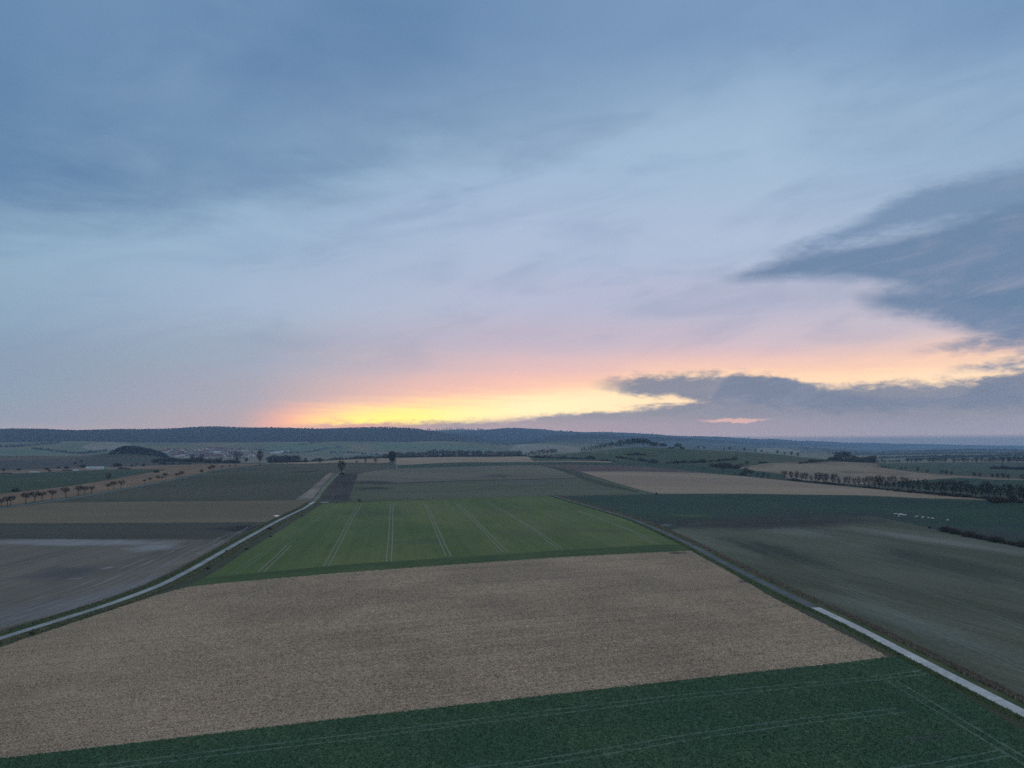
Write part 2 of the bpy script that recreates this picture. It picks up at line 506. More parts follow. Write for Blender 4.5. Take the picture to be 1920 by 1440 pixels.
def ellipse(x0, y0, x1, y1, hpx):
    """photo ellipse (axis from x0,y0 to x1,y1, vertical half height hpx) -> ground ellipse"""
    a, b = gp(x0, y0), gp(x1, y1)
    c = (a + b) / 2
    u = (b - a)[:2]; L = np.hypot(*u) / 2
    t = gp((x0 + x1) / 2, (y0 + y1) / 2 + hpx); s = gp((x0 + x1) / 2, (y0 + y1) / 2 - hpx)
    W = np.hypot(*(s - t)[:2]) / 2
    # half width across the long axis
    un = u / (np.hypot(*u) + 1e-9)
    dv = (s - t)[:2]
    W = abs(dv[0] * -un[1] + dv[1] * un[0]) / 2
    return c[0], c[1], L, max(W, 0.4), math.atan2(u[1], u[0])


def field_mat(name, a, b, big=0.012, rows=None, grain=(1.2, 0.25), patches=(), mid=0.25, bump=0.0, edge=(0.38, 0.64), stretch=None, rough=0.95, clump=None):
    """soil or crop: two colours in large drifts, drill rows, grain, and soil patches of their own"""
    m, bs = new_mat(name)
    pos, X, Y, Z = posn()
    if stretch:
        ang, k = stretch
        c_, s_ = math.cos(ang), math.sin(ang)
        u = X * c_ + Y * s_
        v = Y * c_ - X * s_
        pv = vec(u * k, v, 0.0)
    else:
        pv = pos
    n1 = noise(pv, big, 5.0, 0.6, 0.3)
    col = cmix(sstep(edge[0], edge[1], n1), a, b)
    n2 = noise(pv, big * 9, 4.0, 0.6)
    val = 1.0 + (n2 - 0.5) * mid * 2.0
    if rows:
        ang, sp, k = rows
        v = Y * math.cos(ang) - X * math.sin(ang)
        u = X * math.cos(ang) + Y * math.sin(ang)
        rn = noise(vec(v / sp, u * 0.004, 0.0), 1.0, 3.0, 0.6)
        val = val + (rn - 0.5) * k
    for (cx, cy, L, W, r, c, k) in patches:
        du = (X - cx) * math.cos(r) + (Y - cy) * math.sin(r)
        dv = (Y - cy) * math.cos(r) - (X - cx) * math.sin(r)
        d2 = mth("SQRT", (du / L) * (du / L) + (dv / W) * (dv / W))
        nn = noise(vec(du / L, dv / W, cx * 0.01), 1.6, 5.0, 0.65, 0.4)
        pm = sstep(1.25, 0.35, d2 + (nn - 0.5) * 1.5)
        col = cmix(pm * k, col, c)
    if clump:
        c_, s_ = math.cos(clump[2]), math.sin(clump[2])
        nc = noise(vec((X * c_ + Y * s_) * clump[3], Y * c_ - X * s_, 4.0), clump[0], 2.0, 0.6, 0.6)
        val = val + (nc - 0.5) * clump[1]
    gs, gk = grain
    n3 = noise(pos, gs, 3.0, 0.7)
    val = val + (n3 - 0.5) * gk * 2.0
    fin = cscale(col, val)
    S.nt.links.new(fin, bs.inputs["Base Color"])
    bs.inputs["Roughness"].default_value = rough
    if bump:
        bn = S.nt.nodes.new("ShaderNodeBump")
        bn.inputs["Strength"].default_value = bump
        bn.inputs["Distance"].default_value = 0.25
        put(bn.inputs["Height"], n3)
        S.nt.links.new(bn.outputs[0], bs.inputs["Normal"])
    return m


def flat_mat(name, c, var=0.25, scale=1.0, rough=0.9, spec=0.15):
    m, bs = new_mat(name)
    pos, X, Y, Z = posn()
    n = noise(pos, scale, 4.0, 0.6)
    S.nt.links.new(cscale(cmix(0.0, c, c), 1.0 + (n - 0.5) * var * 2), bs.inputs["Base Color"])
    bs.inputs["Roughness"].default_value = rough
    bs.inputs["Specular IOR Level"].default_value = spec
    return m


# ----------------------------------------------------------------------------
# ground partition: every field, road and verge is its own piece of one surface
# ----------------------------------------------------------------------------
def densify(pts, step=9.0):
    out = []
    n = len(pts)
    for i in range(n):
        a, b = np.array(pts[i], float), np.array(pts[(i + 1) % n], float)
        k = max(1, int(math.hypot(*(b - a)) / step))
        k = min(k, 160)
        for t in range(k):
            out.append(tuple(a + (b - a) * t / k))
    return out


def wob(x, y):
    k = 0.35 + 1.1 * max(0.0, min(1.0, (y - 900) / 350.0))
    return (x + k * (math.sin(x * 0.43 + y * 0.9) + 0.6 * math.sin(x * 1.27 - y * 0.5)), y + 0.45 * k * (math.sin(x * 0.37 - y * 0.8 + 2.0) + 0.7 * math.sin(x * 0.95 + y * 0.6 + 1.0)) * max(0.0, min(1.0, (y - 880) / 60.0)))


def px_poly(pts, step=5.0):
    return [hit(*wob(x, y)) for x, y in densify(pts, step)]


def xr_poly(pts, step=10.0):
    """points given as (photo x, distance)"""
    q = [(x, math.log(far(r)) * 300) for x, r in pts]
    return [(float(azel(x, 850)[0]), math.exp(l / 300)) for x, l in densify(q, step)]


def smooth_line(w, n=8):
    w = np.array(w, float)
    d = np.r_[0, np.cumsum(np.hypot(*np.diff(w[:, :2], axis=0).T))]
    t = np.linspace(0, d[-1], max(8, len(w) * n))
    o = np.c_[np.interp(t, d, w[:, 0]), np.interp(t, d, w[:, 1])]
    for _ in range(n):
        o[1:-1] = (o[:-2] + o[1:-1] * 2 + o[2:]) / 4
    return o


def line_px(pts, n=8):
    return smooth_line([gp(x, y)[:2] for x, y in pts], n)


def offset(line, d, wob=0.0, seed=0):
    t = np.gradient(line, axis=0)
    t /= np.hypot(t[:, 0], t[:, 1])[:, None]
    nrm = np.c_[t[:, 1], -t[:, 0]]      # to the right of travel
    rr = np.random.RandomState(seed)
    w = np.convolve(rr.randn(len(line) + 4), np.ones(5) / 5, "valid")[: len(line)] * wob
    return line + nrm * (d + w)[:, None]


def xy_azr(w):
    return [(math.degrees(math.atan2(x, y)), math.hypot(x, y)) for x, y in w]


def strip(line, d0, d1, wob=0.0, seed=0):
    a, b = offset(line, d0, wob, seed), offset(line, d1, wob, seed + 1)
    return xy_azr(np.r_[a, b[::-1]])


pieces = []        # (name, polygon in (az, R), material), later ones lie over earlier ones


def piece(name, poly, mat):
    pieces.append((name, poly, mat))


WA = R_(97)    # row direction of the middle fields, roughly away from the camera
# measured directions on the ground
def gdir(x0, y0, x1, y1):
    a, b = gp(x0, y0), gp(x1, y1)
    return math.atan2(b[1] - a[1], b[0] - a[0])


tan_a, tan_b = (0.36, 0.26, 0.17), (0.43, 0.315, 0.205)
M_meadow = field_mat("meadow_grass", (0.0688, 0.0825, 0.0450), (0.1063, 0.0935, 0.0550), 0.006)
M_valley = field_mat("valley_fields", (0.1698, 0.1832, 0.0862), (0.3039, 0.2255, 0.1150), 0.0022, mid=0.2)
M_pale = field_mat("pale_stubble", (0.3120, 0.2645, 0.1760), (0.3960, 0.3335, 0.2200), 0.003)
M_vgreen = field_mat("valley_green", (0.1430, 0.2040, 0.0990), (0.1950, 0.2280, 0.1100), 0.003)
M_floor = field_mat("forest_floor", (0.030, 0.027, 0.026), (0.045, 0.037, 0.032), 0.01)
M_tan = field_mat("tan_stubble", tan_a, tan_b, 0.010, rows=(gdir(1240, 905, 1700, 915), 5.0, 0.25), grain=(0.6, 0.15), mid=0.12, stretch=(gdir(1240, 905, 1700, 915), 0.18))
M_tan2 = field_mat("crest_stubble", (0.3750, 0.2750, 0.1700), (0.4625, 0.3300, 0.2000), 0.008, grain=(0.5, 0.12), mid=0.10)
M_tan3 = field_mat("lane_stubble", (0.2500, 0.1595, 0.0900), (0.3250, 0.2090, 0.1200), 0.009, rows=(gdir(60, 930, 300, 890), 6.0, 0.2), grain=(0.6, 0.15), mid=0.15)
M_lgreen = field_mat("left_green", (0.0500, 0.0715, 0.0330), (0.0688, 0.0935, 0.0400), 0.006)
M_dark = field_mat("dark_plough", (0.0891, 0.0785, 0.0600), (0.1187, 0.1010, 0.0750), 0.006, rows=(gdir(40, 870, 300, 868), 9.0, 0.25))
M_orange = field_mat("rusty_crest", (0.21, 0.135, 0.08), (0.17, 0.12, 0.075), 0.006)
M_hillgrass = field_mat("hill_grass", (0.0688, 0.0935, 0.0400), (0.1000, 0.1155, 0.0500), 0.012, rows=(gdir(1250, 860, 1400, 864), 14.0, 0.7))
M_hillpale = field_mat("hill_pale", (0.17, 0.155, 0.09), (0.12, 0.14, 0.075), 0.02)
M_hilllight = field_mat("hill_light", (0.085, 0.125, 0.06), (0.10, 0.14, 0.07), 0.02)
M_brown = field_mat("brown_strip", (0.1352, 0.0935, 0.0750), (0.1587, 0.1100, 0.0850), 0.01)
M_strip = field_mat("dark_green_strip", (0.0375, 0.0726, 0.0360), (0.0438, 0.0825, 0.0420), 0.01)
M_mound = field_mat("tan_hill", (0.3625, 0.2695, 0.1700), (0.2500, 0.1815, 0.1150), 0.011, mid=0.12, grain=(0.5, 0.12), edge=(0.45, 0.62))

# --- far and middle distance -------------------------------------------------
piece("valley_field", xr_poly([(-400, 2150), (-400, 4400), (2300, 4400), (2300, 2150)]), M_valley)
piece("plain", xr_poly([(1150, 4300), (1150, 18000), (2300, 18000), (2300, 4300)]), field_mat("far_plain", (0.09, 0.11, 0.08), (0.16, 0.15, 0.11), 0.0012))
piece("meadow", px_poly([(-60, 851), (-60, 842), (60, 842), (240, 842), (230, 850)]), M_vgreen)
piece("stubble_field", px_poly([(165, 843), (150, 838), (175, 831), (205, 828.8), (235, 830), (250, 835), (240, 843)]), M_pale)
piece("stubble_field", px_poly([(285, 836), (300, 832), (400, 831), (480, 832), (470, 836), (360, 838)]), M_valley)
piece("meadow", px_poly([(490, 845), (500, 832), (560, 830), (660, 838), (650, 846), (560, 848)]), M_vgreen)
piece("stubble_field", px_poly([(640, 853), (655, 848.5), (700, 848), (745, 849), (738, 853)]), M_pale)
piece("meadow", px_poly([(690, 836), (735, 830.5), (840, 832.5), (900, 838), (930, 846), (830, 844), (700, 842)]), M_vgreen)
piece("stubble_field", px_poly([(952, 843), (970, 834), (1000, 832), (1040, 833), (1085, 839), (1090, 846), (1000, 850)]), M_pale)
piece("stubble_field", px_poly([(1415, 846), (1420, 840), (1460, 840), (1500, 844), (1500, 850)]), M_pale)
piece("stubble_field", px_poly([(1720, 858.5), (1720, 857.2), (1850, 858), (1850, 859)]), M_pale)

# --- left of the lane ---------------------------------------------------------
piece("ploughed_field", px_poly([(-300, 892), (-300, 862), (0, 857.5), (110, 856), (190, 856), (310, 861), (400, 868), (470, 871), (300, 876), (160, 880), (0, 886)]), M_dark)
piece("meadow", px_poly([(150, 868), (150, 859), (230, 857), (310, 861), (400, 868), (440, 870), (330, 871), (240, 868)]), M_meadow)
piece("rough_grass_field", px_poly([(-300, 868), (-300, 862), (0, 857.5), (110, 855.6), (185, 855.6), (115, 859), (0, 864)]), M_orange)
piece("stubble_field", px_poly([(-300, 1002), (-300, 889), (0, 882), (160, 877), (300, 872.5), (400, 870), (490, 869.5), (508, 869.5), (480, 872), (440, 876.5), (400, 883), (350, 894), (290, 906), (220, 919), (150, 931), (80, 942), (0, 953), (-80, 965)]), M_tan3)
piece("winter_crop_field", px_poly([(-300, 965), (-300, 897), (0, 888.5), (160, 882), (250, 879.5), (318, 880), (300, 883), (225, 896), (135, 911), (0, 926)]), M_lgreen)

# --- crest in the middle --------------------------------------------------------
piece("stubble_field", xr_poly([(500, 1270), (500, 1330), (560, 1560), (640, 1690), (728, 1760), (734, 1500), (728, 1370), (640, 1240), (560, 1210)]), M_tan2)
piece("stubble_field", xr_poly([(742, 1290), (742, 1880), (860, 1890), (980, 1890), (1060, 1500), (1147, 1330), (1147, 1290), (975, 1360), (800, 1310)]), M_tan2)
piece("grassland", xr_poly([(1000, 1395), (985, 1900), (1110, 1850), (1190, 1850), (1320, 1850), (1450, 1850), (1580, 1850), (1580, 1380), (1480, 1340), (1400, 1200), (1320, 1290), (1200, 1330), (1147, 1335), (1060, 1370)]), M_hillgrass)
piece("meadow", xr_poly([(1106, 1600), (1106, 1690), (1141, 1690), (1141, 1520)]), M_hillpale)
piece("meadow", xr_poly([(1141, 1520), (1141, 1690), (1215, 1690), (1225, 1600), (1200, 1520)]), M_hilllight)

piece("crop_strip", px_poly([(744, 879), (752, 872.5), (800, 870), (975, 866.8), (1147, 867.5), (1215, 868), (1300, 873), (1340, 878), (1400, 882), (1465, 888), (1470, 899), (1400, 893), (1325, 887), (1270, 880), (1200, 874), (1080, 871), (1010, 871.5), (975, 872), (800, 877)]), M_strip)
piece("ploughed_field", px_poly([(1008, 872), (1080, 871), (1200, 874), (1270, 880), (1325, 887), (1300, 886), (1200, 884), (1088, 884), (1075, 886)]), M_brown)

# --- big grey fields ------------------------------------------------------------
M_grey_up = field_mat("grey_stubble_upper", (0.1650, 0.1522, 0.0986), (0.2179, 0.1971, 0.1339), 0.009, rows=(gdir(800, 904, 1090, 897), 7.0, 0.3), stretch=(gdir(800, 904, 1090, 897), 0.3),
                      patches=[(*ellipse(640, 909, 745, 903, 5), (0.055, 0.05, 0.045), 0.85), (*ellipse(900, 893, 960, 892, 4), (0.105, 0.09, 0.08), 0.8)], mid=0.12)
M_grey_lo = field_mat("grey_green_lower", (0.1124, 0.1259, 0.0677), (0.1522, 0.1609, 0.0929), 0.009, rows=(gdir(800, 920, 1090, 915), 7.0, 0.3), stretch=(gdir(800, 904, 1090, 897), 0.3),
                      patches=[(*ellipse(665, 918, 735, 914, 4), (0.05, 0.046, 0.04), 0.85), (*ellipse(920, 905, 1060, 903, 5), (0.14, 0.135, 0.115), 0.6), (*ellipse(1090, 915, 1170, 918, 3), (0.13, 0.135, 0.105), 0.6)], mid=0.12)
piece("ploughed_field", px_poly([(628, 890), (672, 888), (700, 883), (745, 878.5), (800, 877), (975, 872), (1015, 873), (1050, 879), (1075, 886), (1097, 896), (1000, 898.5), (850, 902), (700, 908), (650, 910)]), M_grey_up)
piece("harrowed_field", px_poly([(650, 910), (700, 908), (850, 902), (1000, 898.5), (1097, 896), (1092, 889), (1150, 905), (1200, 919), (1234, 926.5), (1140, 928), (1037, 930), (960, 931), (830, 935), (660, 941)]), M_grey_lo)
piece("tilled_soil", px_poly([(1010, 872), (1050, 877), (1080, 884), (1096, 893), (1150, 909), (1200, 921), (1190, 923), (1130, 911), (1097, 901), (1075, 891), (1045, 881)]), field_mat("grass_band", (0.0625, 0.0770, 0.0400), (0.0750, 0.0880, 0.0450), 0.01))
piece("furrow", px_poly([(700, 908.6), (850, 902.6), (1000, 899), (1090, 896.8), (1090, 895.8), (1000, 897.8), (850, 901.2), (700, 907)]), field_mat("furrow_soil", (0.045, 0.05, 0.035), (0.05, 0.055, 0.04), 0.02))
piece("stubble_field", px_poly([(1088, 884), (1200, 884), (1320, 887), (1400, 893.5), (1480, 902), (1600, 913.5), (1750, 926), (1862, 937.5), (1800, 936), (1700, 933), (1600, 928.5), (1400, 926), (1234, 926), (1200, 918), (1150, 904)]), M_tan)
piece("stubble_field", px_poly([(1385, 878), (1400, 874), (1440, 869), (1480, 867.5), (1530, 868), (1580, 866), (1640, 869), (1660, 878), (1720, 886), (1800, 892), (1940, 899), (1940, 908), (1800, 896), (1730, 900), (1640, 908), (1560, 906), (1480, 897), (1465, 889)]), M_mound)
piece("winter_crop_field", px_poly([(1650, 909), (1730, 900), (1800, 895.5), (1860, 899), (2100, 905), (2100, 935), (1920, 928), (1800, 921), (1700, 915)]), M_strip)
piece("winter_crop_field", px_poly([(1650, 876), (1648, 869.5), (1780, 870), (1940, 871), (2100, 872), (2100, 893), (1920, 888), (1800, 886), (1720, 882)]), field_mat("far_crop", (0.0625, 0.0935, 0.0500), (0.0750, 0.1045, 0.0550), 0.004))

# --- left fields -----------------------------------------------------------------
M_lgrey = field_mat("grey_green_left", (0.0862, 0.0909, 0.0551), (0.1193, 0.1108, 0.0684), 0.010, rows=(gdir(300, 930, 560, 930), 6.0, 0.35), stretch=(gdir(300, 930, 560, 930), 0.3),
                    patches=[(*ellipse(540, 884, 600, 884, 3), (0.05, 0.055, 0.042), 0.7)], mid=0.12)
piece("harrowed_field", px_poly([(92, 942), (150, 932), (220, 920), (290, 907), (350, 895), (400, 884), (440, 877.5), (480, 873), (520, 871.5), (600, 870.5), (680, 870.8), (735, 872), (742, 878), (700, 883), (672, 887.5), (640, 888.5), (622, 887), (586, 912), (550, 938), (400, 939.5), (200, 941)]), M_lgrey)
piece("bare_strip", px_poly([(616, 887), (629, 886.5), (614, 905), (596, 925), (586, 937), (552, 938), (580, 918)]),
      field_mat("bare_strip_soil", (0.2194, 0.1782, 0.1418), (0.3544, 0.2896, 0.2362), 0.02, rows=(gdir(568, 935, 622, 888), 2.6, 1.1), grain=(0.8, 0.15)))
M_bs2 = field_mat("dark_strip_soil", (0.0682, 0.0561, 0.0475), (0.1100, 0.0916, 0.0741), 0.02, rows=(gdir(622, 935, 660, 889), 3.0, 0.9), grain=(0.8, 0.15),
                  patches=[(*ellipse(635, 908, 668, 904, 5), (0.045, 0.038, 0.036), 0.85)])
piece("bare_strip", px_poly([(637, 889), (672, 887.5), (664, 910), (651, 939), (597, 941), (612, 920)]), M_bs2)
M_lbrown = field_mat("brown_stubble_left", (0.2005, 0.1568, 0.0907), (0.2474, 0.1945, 0.1120), 0.010, rows=(gdir(50, 962, 450, 960), 4.0, 0.25), stretch=(gdir(50, 962, 450, 960), 0.25), mid=0.12)
piece("stubble_field", px_poly([(-300, 1003), (-80, 966), (0, 954), (92, 942.5), (200, 941.2), (400, 939.7), (550, 938.2), (584, 938), (570, 950), (535, 968), (515, 978.5), (400, 979.5), (200, 980.5), (0, 981.5), (-300, 985)]), M_lbrown)
M_ldark = field_mat("dark_soil_left", (0.0750, 0.0762, 0.0539), (0.1000, 0.0947, 0.0651), 0.010, rows=(gdir(50, 995, 400, 994), 3.5, 0.3), stretch=(gdir(50, 995, 400, 994), 0.25),
                    patches=[(*ellipse(425, 996, 500, 984, 11), (0.028, 0.024, 0.026), 0.95)], mid=0.15)
piece("ploughed_field", px_poly([(-300, 1016), (-300, 985), (0, 981.5), (200, 980.5), (400, 979.5), (515, 978.5), (480, 996), (445, 1012), (200, 1010.5), (0, 1010.5)]), M_ldark)
pl = gdir(170, 1120, 430, 1018)
M_lplough = field_mat("pale_ploughed_left", (0.1415, 0.1272, 0.0975), (0.2164, 0.1915, 0.1425), 0.02, rows=(pl, 1.8, 0.8), stretch=(pl, 0.25), mid=0.2, grain=(0.9, 0.2),
                      patches=[(*ellipse(-60, 1016, 330, 1019, 7), (0.36, 0.35, 0.34), 0.75), (*ellipse(240, 1034, 330, 1020, 8), (0.36, 0.35, 0.34), 0.7),
                               (*ellipse(188, 1068, 214, 1061, 2), (0.36, 0.35, 0.33), 0.8), (*ellipse(124, 1086, 156, 1084, 1.6), (0.34, 0.33, 0.31), 0.7),
                               (*ellipse(60, 1168, 330, 1072, 16), (0.27, 0.26, 0.25), 0.62), (*ellipse(-150, 1190, 200, 1112, 22), (0.24, 0.23, 0.225), 0.5),
                               (*ellipse(40, 1078, 200, 1070, 14), (0.10, 0.098, 0.10), 0.7)])
piece("ploughed_field", px_poly([(-400, 1340), (-400, 1018), (-300, 1016), (0, 1010.5), (200, 1010.5), (446, 1012), (400, 1042), (350, 1070), (300, 1096), (200, 1134), (100, 1164), (0, 1194), (-200, 1262)]), M_lplough)

# --- wheat, stubble and the near crop -----------------------------------------------
wd = gdir(730, 1050, 734, 945)
w_p = [(*ellipse(940, 995, 1060, 1002, 9), (0.135, 0.150, 0.065), 0.75), (*ellipse(890, 955, 1010, 958, 9), (0.125, 0.145, 0.065), 0.6),
       (*ellipse(1060, 990, 1160, 1000, 7), (0.12, 0.125, 0.06), 0.5), (*ellipse(740, 1018, 850, 1012, 6), (0.095, 0.125, 0.06), 0.6), (*ellipse(640, 965, 760, 960, 10), (0.075, 0.115, 0.055), 0.5)]
M_wheat = field_mat("winter_wheat", (0.1053, 0.1569, 0.0430), (0.1613, 0.1941, 0.0607), 0.016, rows=(wd, 2.4, 0.45), stretch=(wd, 0.35), mid=0.18, grain=(0.9, 0.2), patches=w_p)
piece("wheat_field", px_poly([(348, 1102), (375, 1088), (420, 1062), (470, 1028), (520, 998), (570, 967), (606, 944), (700, 941), (830, 935.5), (960, 931.5), (1037, 930), (1090, 946), (1150, 963), (1200, 981), (1240, 1001), (1275, 1019), (1296, 1032), (1280, 1033), (1060, 1044), (860, 1058), (640, 1074), (420, 1093)]), M_wheat)
M_head = field_mat("wheat_headland", (0.0634, 0.1050, 0.0347), (0.0892, 0.1297, 0.0416), 0.03, grain=(0.9, 0.2), rows=(gdir(640, 1068, 1060, 1038), 2.2, 0.4))
piece("wheat_headland", px_poly([(352, 1100), (385, 1084), (430, 1079), (640, 1059), (860, 1044), (1060, 1031), (1240, 1021), (1278, 1021), (1296, 1032), (1060, 1044), (860, 1058), (640, 1074), (420, 1093)]), M_head)
piece("wheat_headland", px_poly([(660, 943), (760, 939.5), (860, 935.5), (950, 933), (950, 931.6), (830, 935.2), (700, 940.5)]), field_mat("yellow_edge", (0.13, 0.15, 0.04), (0.15, 0.16, 0.05), 0.02))

stub_px = [(-260, 1470), (-260, 1300), (0, 1214), (100, 1180), (200, 1147), (290, 1117), (350, 1101), (420, 1093), (640, 1074), (860, 1058), (1060, 1044), (1280, 1033), (1310, 1033), (1335, 1048), (1390, 1086), (1450, 1121), (1500, 1147), (1560, 1177), (1620, 1207), (1664, 1232), (1600, 1240), (1280, 1275), (960, 1311), (640, 1347), (320, 1385), (0, 1422)]
sd = gdir(200, 1400, 1300, 1260)
M_stub = field_mat("maize_stubble", (0.3726, 0.2722, 0.1792), (0.4969, 0.3605, 0.2348), 0.02, rows=(sd, 1.25, 1.0), mid=0.16, grain=(2.8, 2.2), bump=0.8, clump=(1.2, 0.7, sd + 0.5, 0.7),
                   patches=[(*ellipse(1385, 1088, 1412, 1092, 4), (0.075, 0.058, 0.045), 0.9), (*ellipse(1250, 1036, 1290, 1037, 3), (0.09, 0.07, 0.055), 0.9), (*ellipse(1455, 1120, 1478, 1124, 2.5), (0.30, 0.25, 0.19), 0.6),
                            (*ellipse(1520, 1130, 1640, 1220, 16), (0.30, 0.24, 0.18), 0.5)])
piece("stubble_field", px_poly(stub_px), M_stub)
near_px = [(-260, 1470), (0, 1422), (320, 1385), (640, 1347), (960, 1311), (1280, 1275), (1600, 1240), (1664, 1232), (1690, 1232), (1740, 1264), (1830, 1318), (1920, 1372), (2200, 1540), (2700, 1900), (2700, 3000), (-700, 3000), (-700, 1600)]
M_near = field_mat("near_crop", (0.0685, 0.1314, 0.0693), (0.1028, 0.1600, 0.0788), 0.05, rows=(sd, 0.8, 0.25), mid=0.2, grain=(2.0, 1.7), bump=0.8,
                   patches=[(*ellipse(1680, 1390, 1775, 1377, 8), (0.13, 0.13, 0.125), 0.75), (*ellipse(1640, 1298, 1670, 1302, 7), (0.10, 0.115, 0.10), 0.5), (*ellipse(1660, 1334, 1705, 1330, 4), (0.13, 0.14, 0.12), 0.6)])
piece("crop_field", px_poly(near_px), M_near)

# --- right -------------------------------------------------------------------------
M_teal = field_mat("teal_crop", (0.0350, 0.0660, 0.0420), (0.0450, 0.0836, 0.0500), 0.008, rows=(gdir(1400, 945, 1900, 960), 6.0, 0.35), stretch=(gdir(1400, 945, 1900, 960), 0.3), mid=0.15,
                   patches=[(*ellipse(1250, 966, 1335, 967, 4), (0.075, 0.115, 0.035), 0.75), (*ellipse(1180, 986, 1720, 968, 14), (0.056, 0.054, 0.044), 0.95), (*ellipse(1400, 962, 1560, 958, 5), (0.05, 0.06, 0.05), 0.6),
                            (*ellipse(1690, 985, 1960, 1012, 10), (0.06, 0.058, 0.055), 0.8), (*ellipse(1780, 968, 1960, 985, 5), (0.035, 0.085, 0.035), 0.7), (*ellipse(1236, 984, 1262, 985, 3), (0.19, 0.18, 0.17), 0.7)])
piece("crop_field", px_poly([(1050, 931), (1140, 928), (1234, 926.5), (1400, 926.5), (1600, 929), (1700, 933.5), (1862, 938), (1920, 942), (2200, 962), (2200, 1080), (1920, 1025), (1850, 1012), (1750, 992), (1650, 969.5), (1600, 967), (1450, 973), (1300, 981), (1262, 1000), (1225, 983), (1190, 968), (1120, 950)]), M_teal)
rd = gdir(1520, 1060, 1900, 1150)
M_right = field_mat("striped_seedbed", (0.1032, 0.1092, 0.0641), (0.1737, 0.1755, 0.1155), 0.013, rows=(rd, 1.7, 0.75), stretch=(rd, 0.22), mid=0.14, grain=(0.9, 0.6),
                    patches=[(*ellipse(1350, 1005, 1560, 1065, 16), (0.048, 0.056, 0.034), 0.8), (*ellipse(1640, 1020, 1960, 1110, 24), (0.056, 0.066, 0.042), 0.72), (*ellipse(1600, 990, 1960, 1045, 8), (0.26, 0.265, 0.22), 0.6),
                             (*ellipse(1420, 985, 1560, 1010, 8), (0.22, 0.235, 0.19), 0.6), (*ellipse(1560, 1115, 1960, 1260, 22), (0.18, 0.20, 0.155), 0.6), (*ellipse(1200, 992, 1700, 968, 13), (0.052, 0.052, 0.040), 0.95)])
piece("seedbed_field", px_poly([(1240, 1000), (1300, 980), (1450, 973), (1600, 967), (1650, 969.5), (1750, 992), (1850, 1012), (1920, 1025), (2300, 1110), (2900, 1800), (2500, 1660), (1920, 1325), (1850, 1287), (1760, 1237), (1640, 1175), (1540, 1128), (1440, 1078), (1340, 1034), (1290, 1010)]), M_right)

# --- roads and verges -----------------------------------------------------------------
left_road = line_px([(-260, 1292), (-120, 1238), (0, 1196), (60, 1178), (150, 1150), (200, 1135), (260, 1113), (300, 1098), (360, 1067), (400, 1044), (440, 1021), (480, 999), (520, 977), (555, 960), (578, 948), (588, 941)])
left_track = line_px([(588, 941), (594, 934), (602, 922), (611, 911), (622, 899), (628, 893), (634, 888), (645, 884)])
right_track = line_px([(1037, 929.5), (1060, 936), (1120, 953.5), (1180, 971), (1220, 987), (1260, 1005), (1300, 1024), (1340, 1046), (1400, 1077), (1450, 1102), (1490, 1121), (1532, 1141)])
right_road = line_px([(1528, 1139), (1600, 1173), (1700, 1225), (1760, 1256), (1850, 1302), (1920, 1337), (2000, 1379), (2200, 1484), (2500, 1650)])
orchard_lane = line_px([(-160, 978), (-60, 961), (0, 953), (80, 942), (150, 931), (220, 919), (290, 906), (350, 894), (400, 883), (440, 876), (480, 872), (500, 870.5)])
side_track = line_px([(586, 943.2), (612, 942), (660, 941), (830, 935.3), (960, 931.3), (1040, 929.8)])
far_track = line_px([(745, 880), (744, 874), (741, 868.5), (738, 866)])
bound_strip = line_px([(1234, 926), (1400, 925.6), (1600, 928.4), (1700, 933), (1862, 937.6)])

M_verge = field_mat("verge_grass", (0.0765, 0.1066, 0.0421), (0.1339, 0.1446, 0.0643), 0.08, grain=(2.2, 0.5), mid=0.3, bump=0.5)
M_verge_dry = field_mat("dry_verge", (0.1225, 0.1070, 0.0715), (0.1741, 0.1509, 0.1014), 0.08, grain=(2.2, 0.5), mid=0.3, bump=0.5)
M_conc = field_mat("worn_concrete", (0.5376, 0.5250, 0.4920), (0.6656, 0.6500, 0.6000), 0.12, grain=(0.9, 0.4), mid=0.28, rough=0.75)
M_gravel = field_mat("grey_gravel", (0.125, 0.128, 0.130), (0.18, 0.18, 0.18), 0.10, grain=(1.6, 0.22), mid=0.15)
M_dirt = field_mat("dirt_track", (0.2890, 0.2635, 0.2295), (0.3910, 0.3570, 0.3060), 0.1, grain=(1.2, 0.2))
M_lane = field_mat("lane_asphalt", (0.17, 0.19, 0.20), (0.22, 0.235, 0.245), 0.02, grain=(0.6, 0.1), mid=0.1)

piece("verge", strip(left_road, -5.4, 5.8, 0.7, 1), M_verge)
piece("verge", strip(left_track, -3.2, 3.2, 0.3, 3), M_verge)
piece("verge", strip(right_road, -5.4, 3.6, 0.6, 5), M_verge)
piece("verge", strip(right_road, -5.6, -3.3, 0.6, 6), M_verge_dry)
piece("verge", strip(right_track, -5.4, 4.6, 0.4, 7), M_verge)
piece("verge", strip(right_track, -5.6, -3.0, 0.6, 8), M_verge_dry)
piece("verge", strip(orchard_lane, -5.0, 2.5, 0.4, 9), M_verge)
piece("verge", strip(bound_strip, -2.4, 1.0, 0.3, 10), M_verge)
piece("grass_track", strip(side_track, -1.6, 1.4, 0.2, 11), M_verge)
M_conc2 = field_mat("old_concrete", (0.3420, 0.3465, 0.3420), (0.4680, 0.4680, 0.4500), 0.09, grain=(0.9, 0.5), mid=0.3, rough=0.8)
piece("road", strip(left_road, -1.18, 1.18, 0.1, 12), M_conc2)
piece("dirt_track", strip(left_track, -1.4, -0.5, 0.08, 13), M_dirt)
piece("dirt_track", strip(left_track, 0.5, 1.4, 0.08, 14), M_dirt)
piece("gravel_track", strip(right_track, -1.45, 1.45, 0.12, 15), M_gravel)
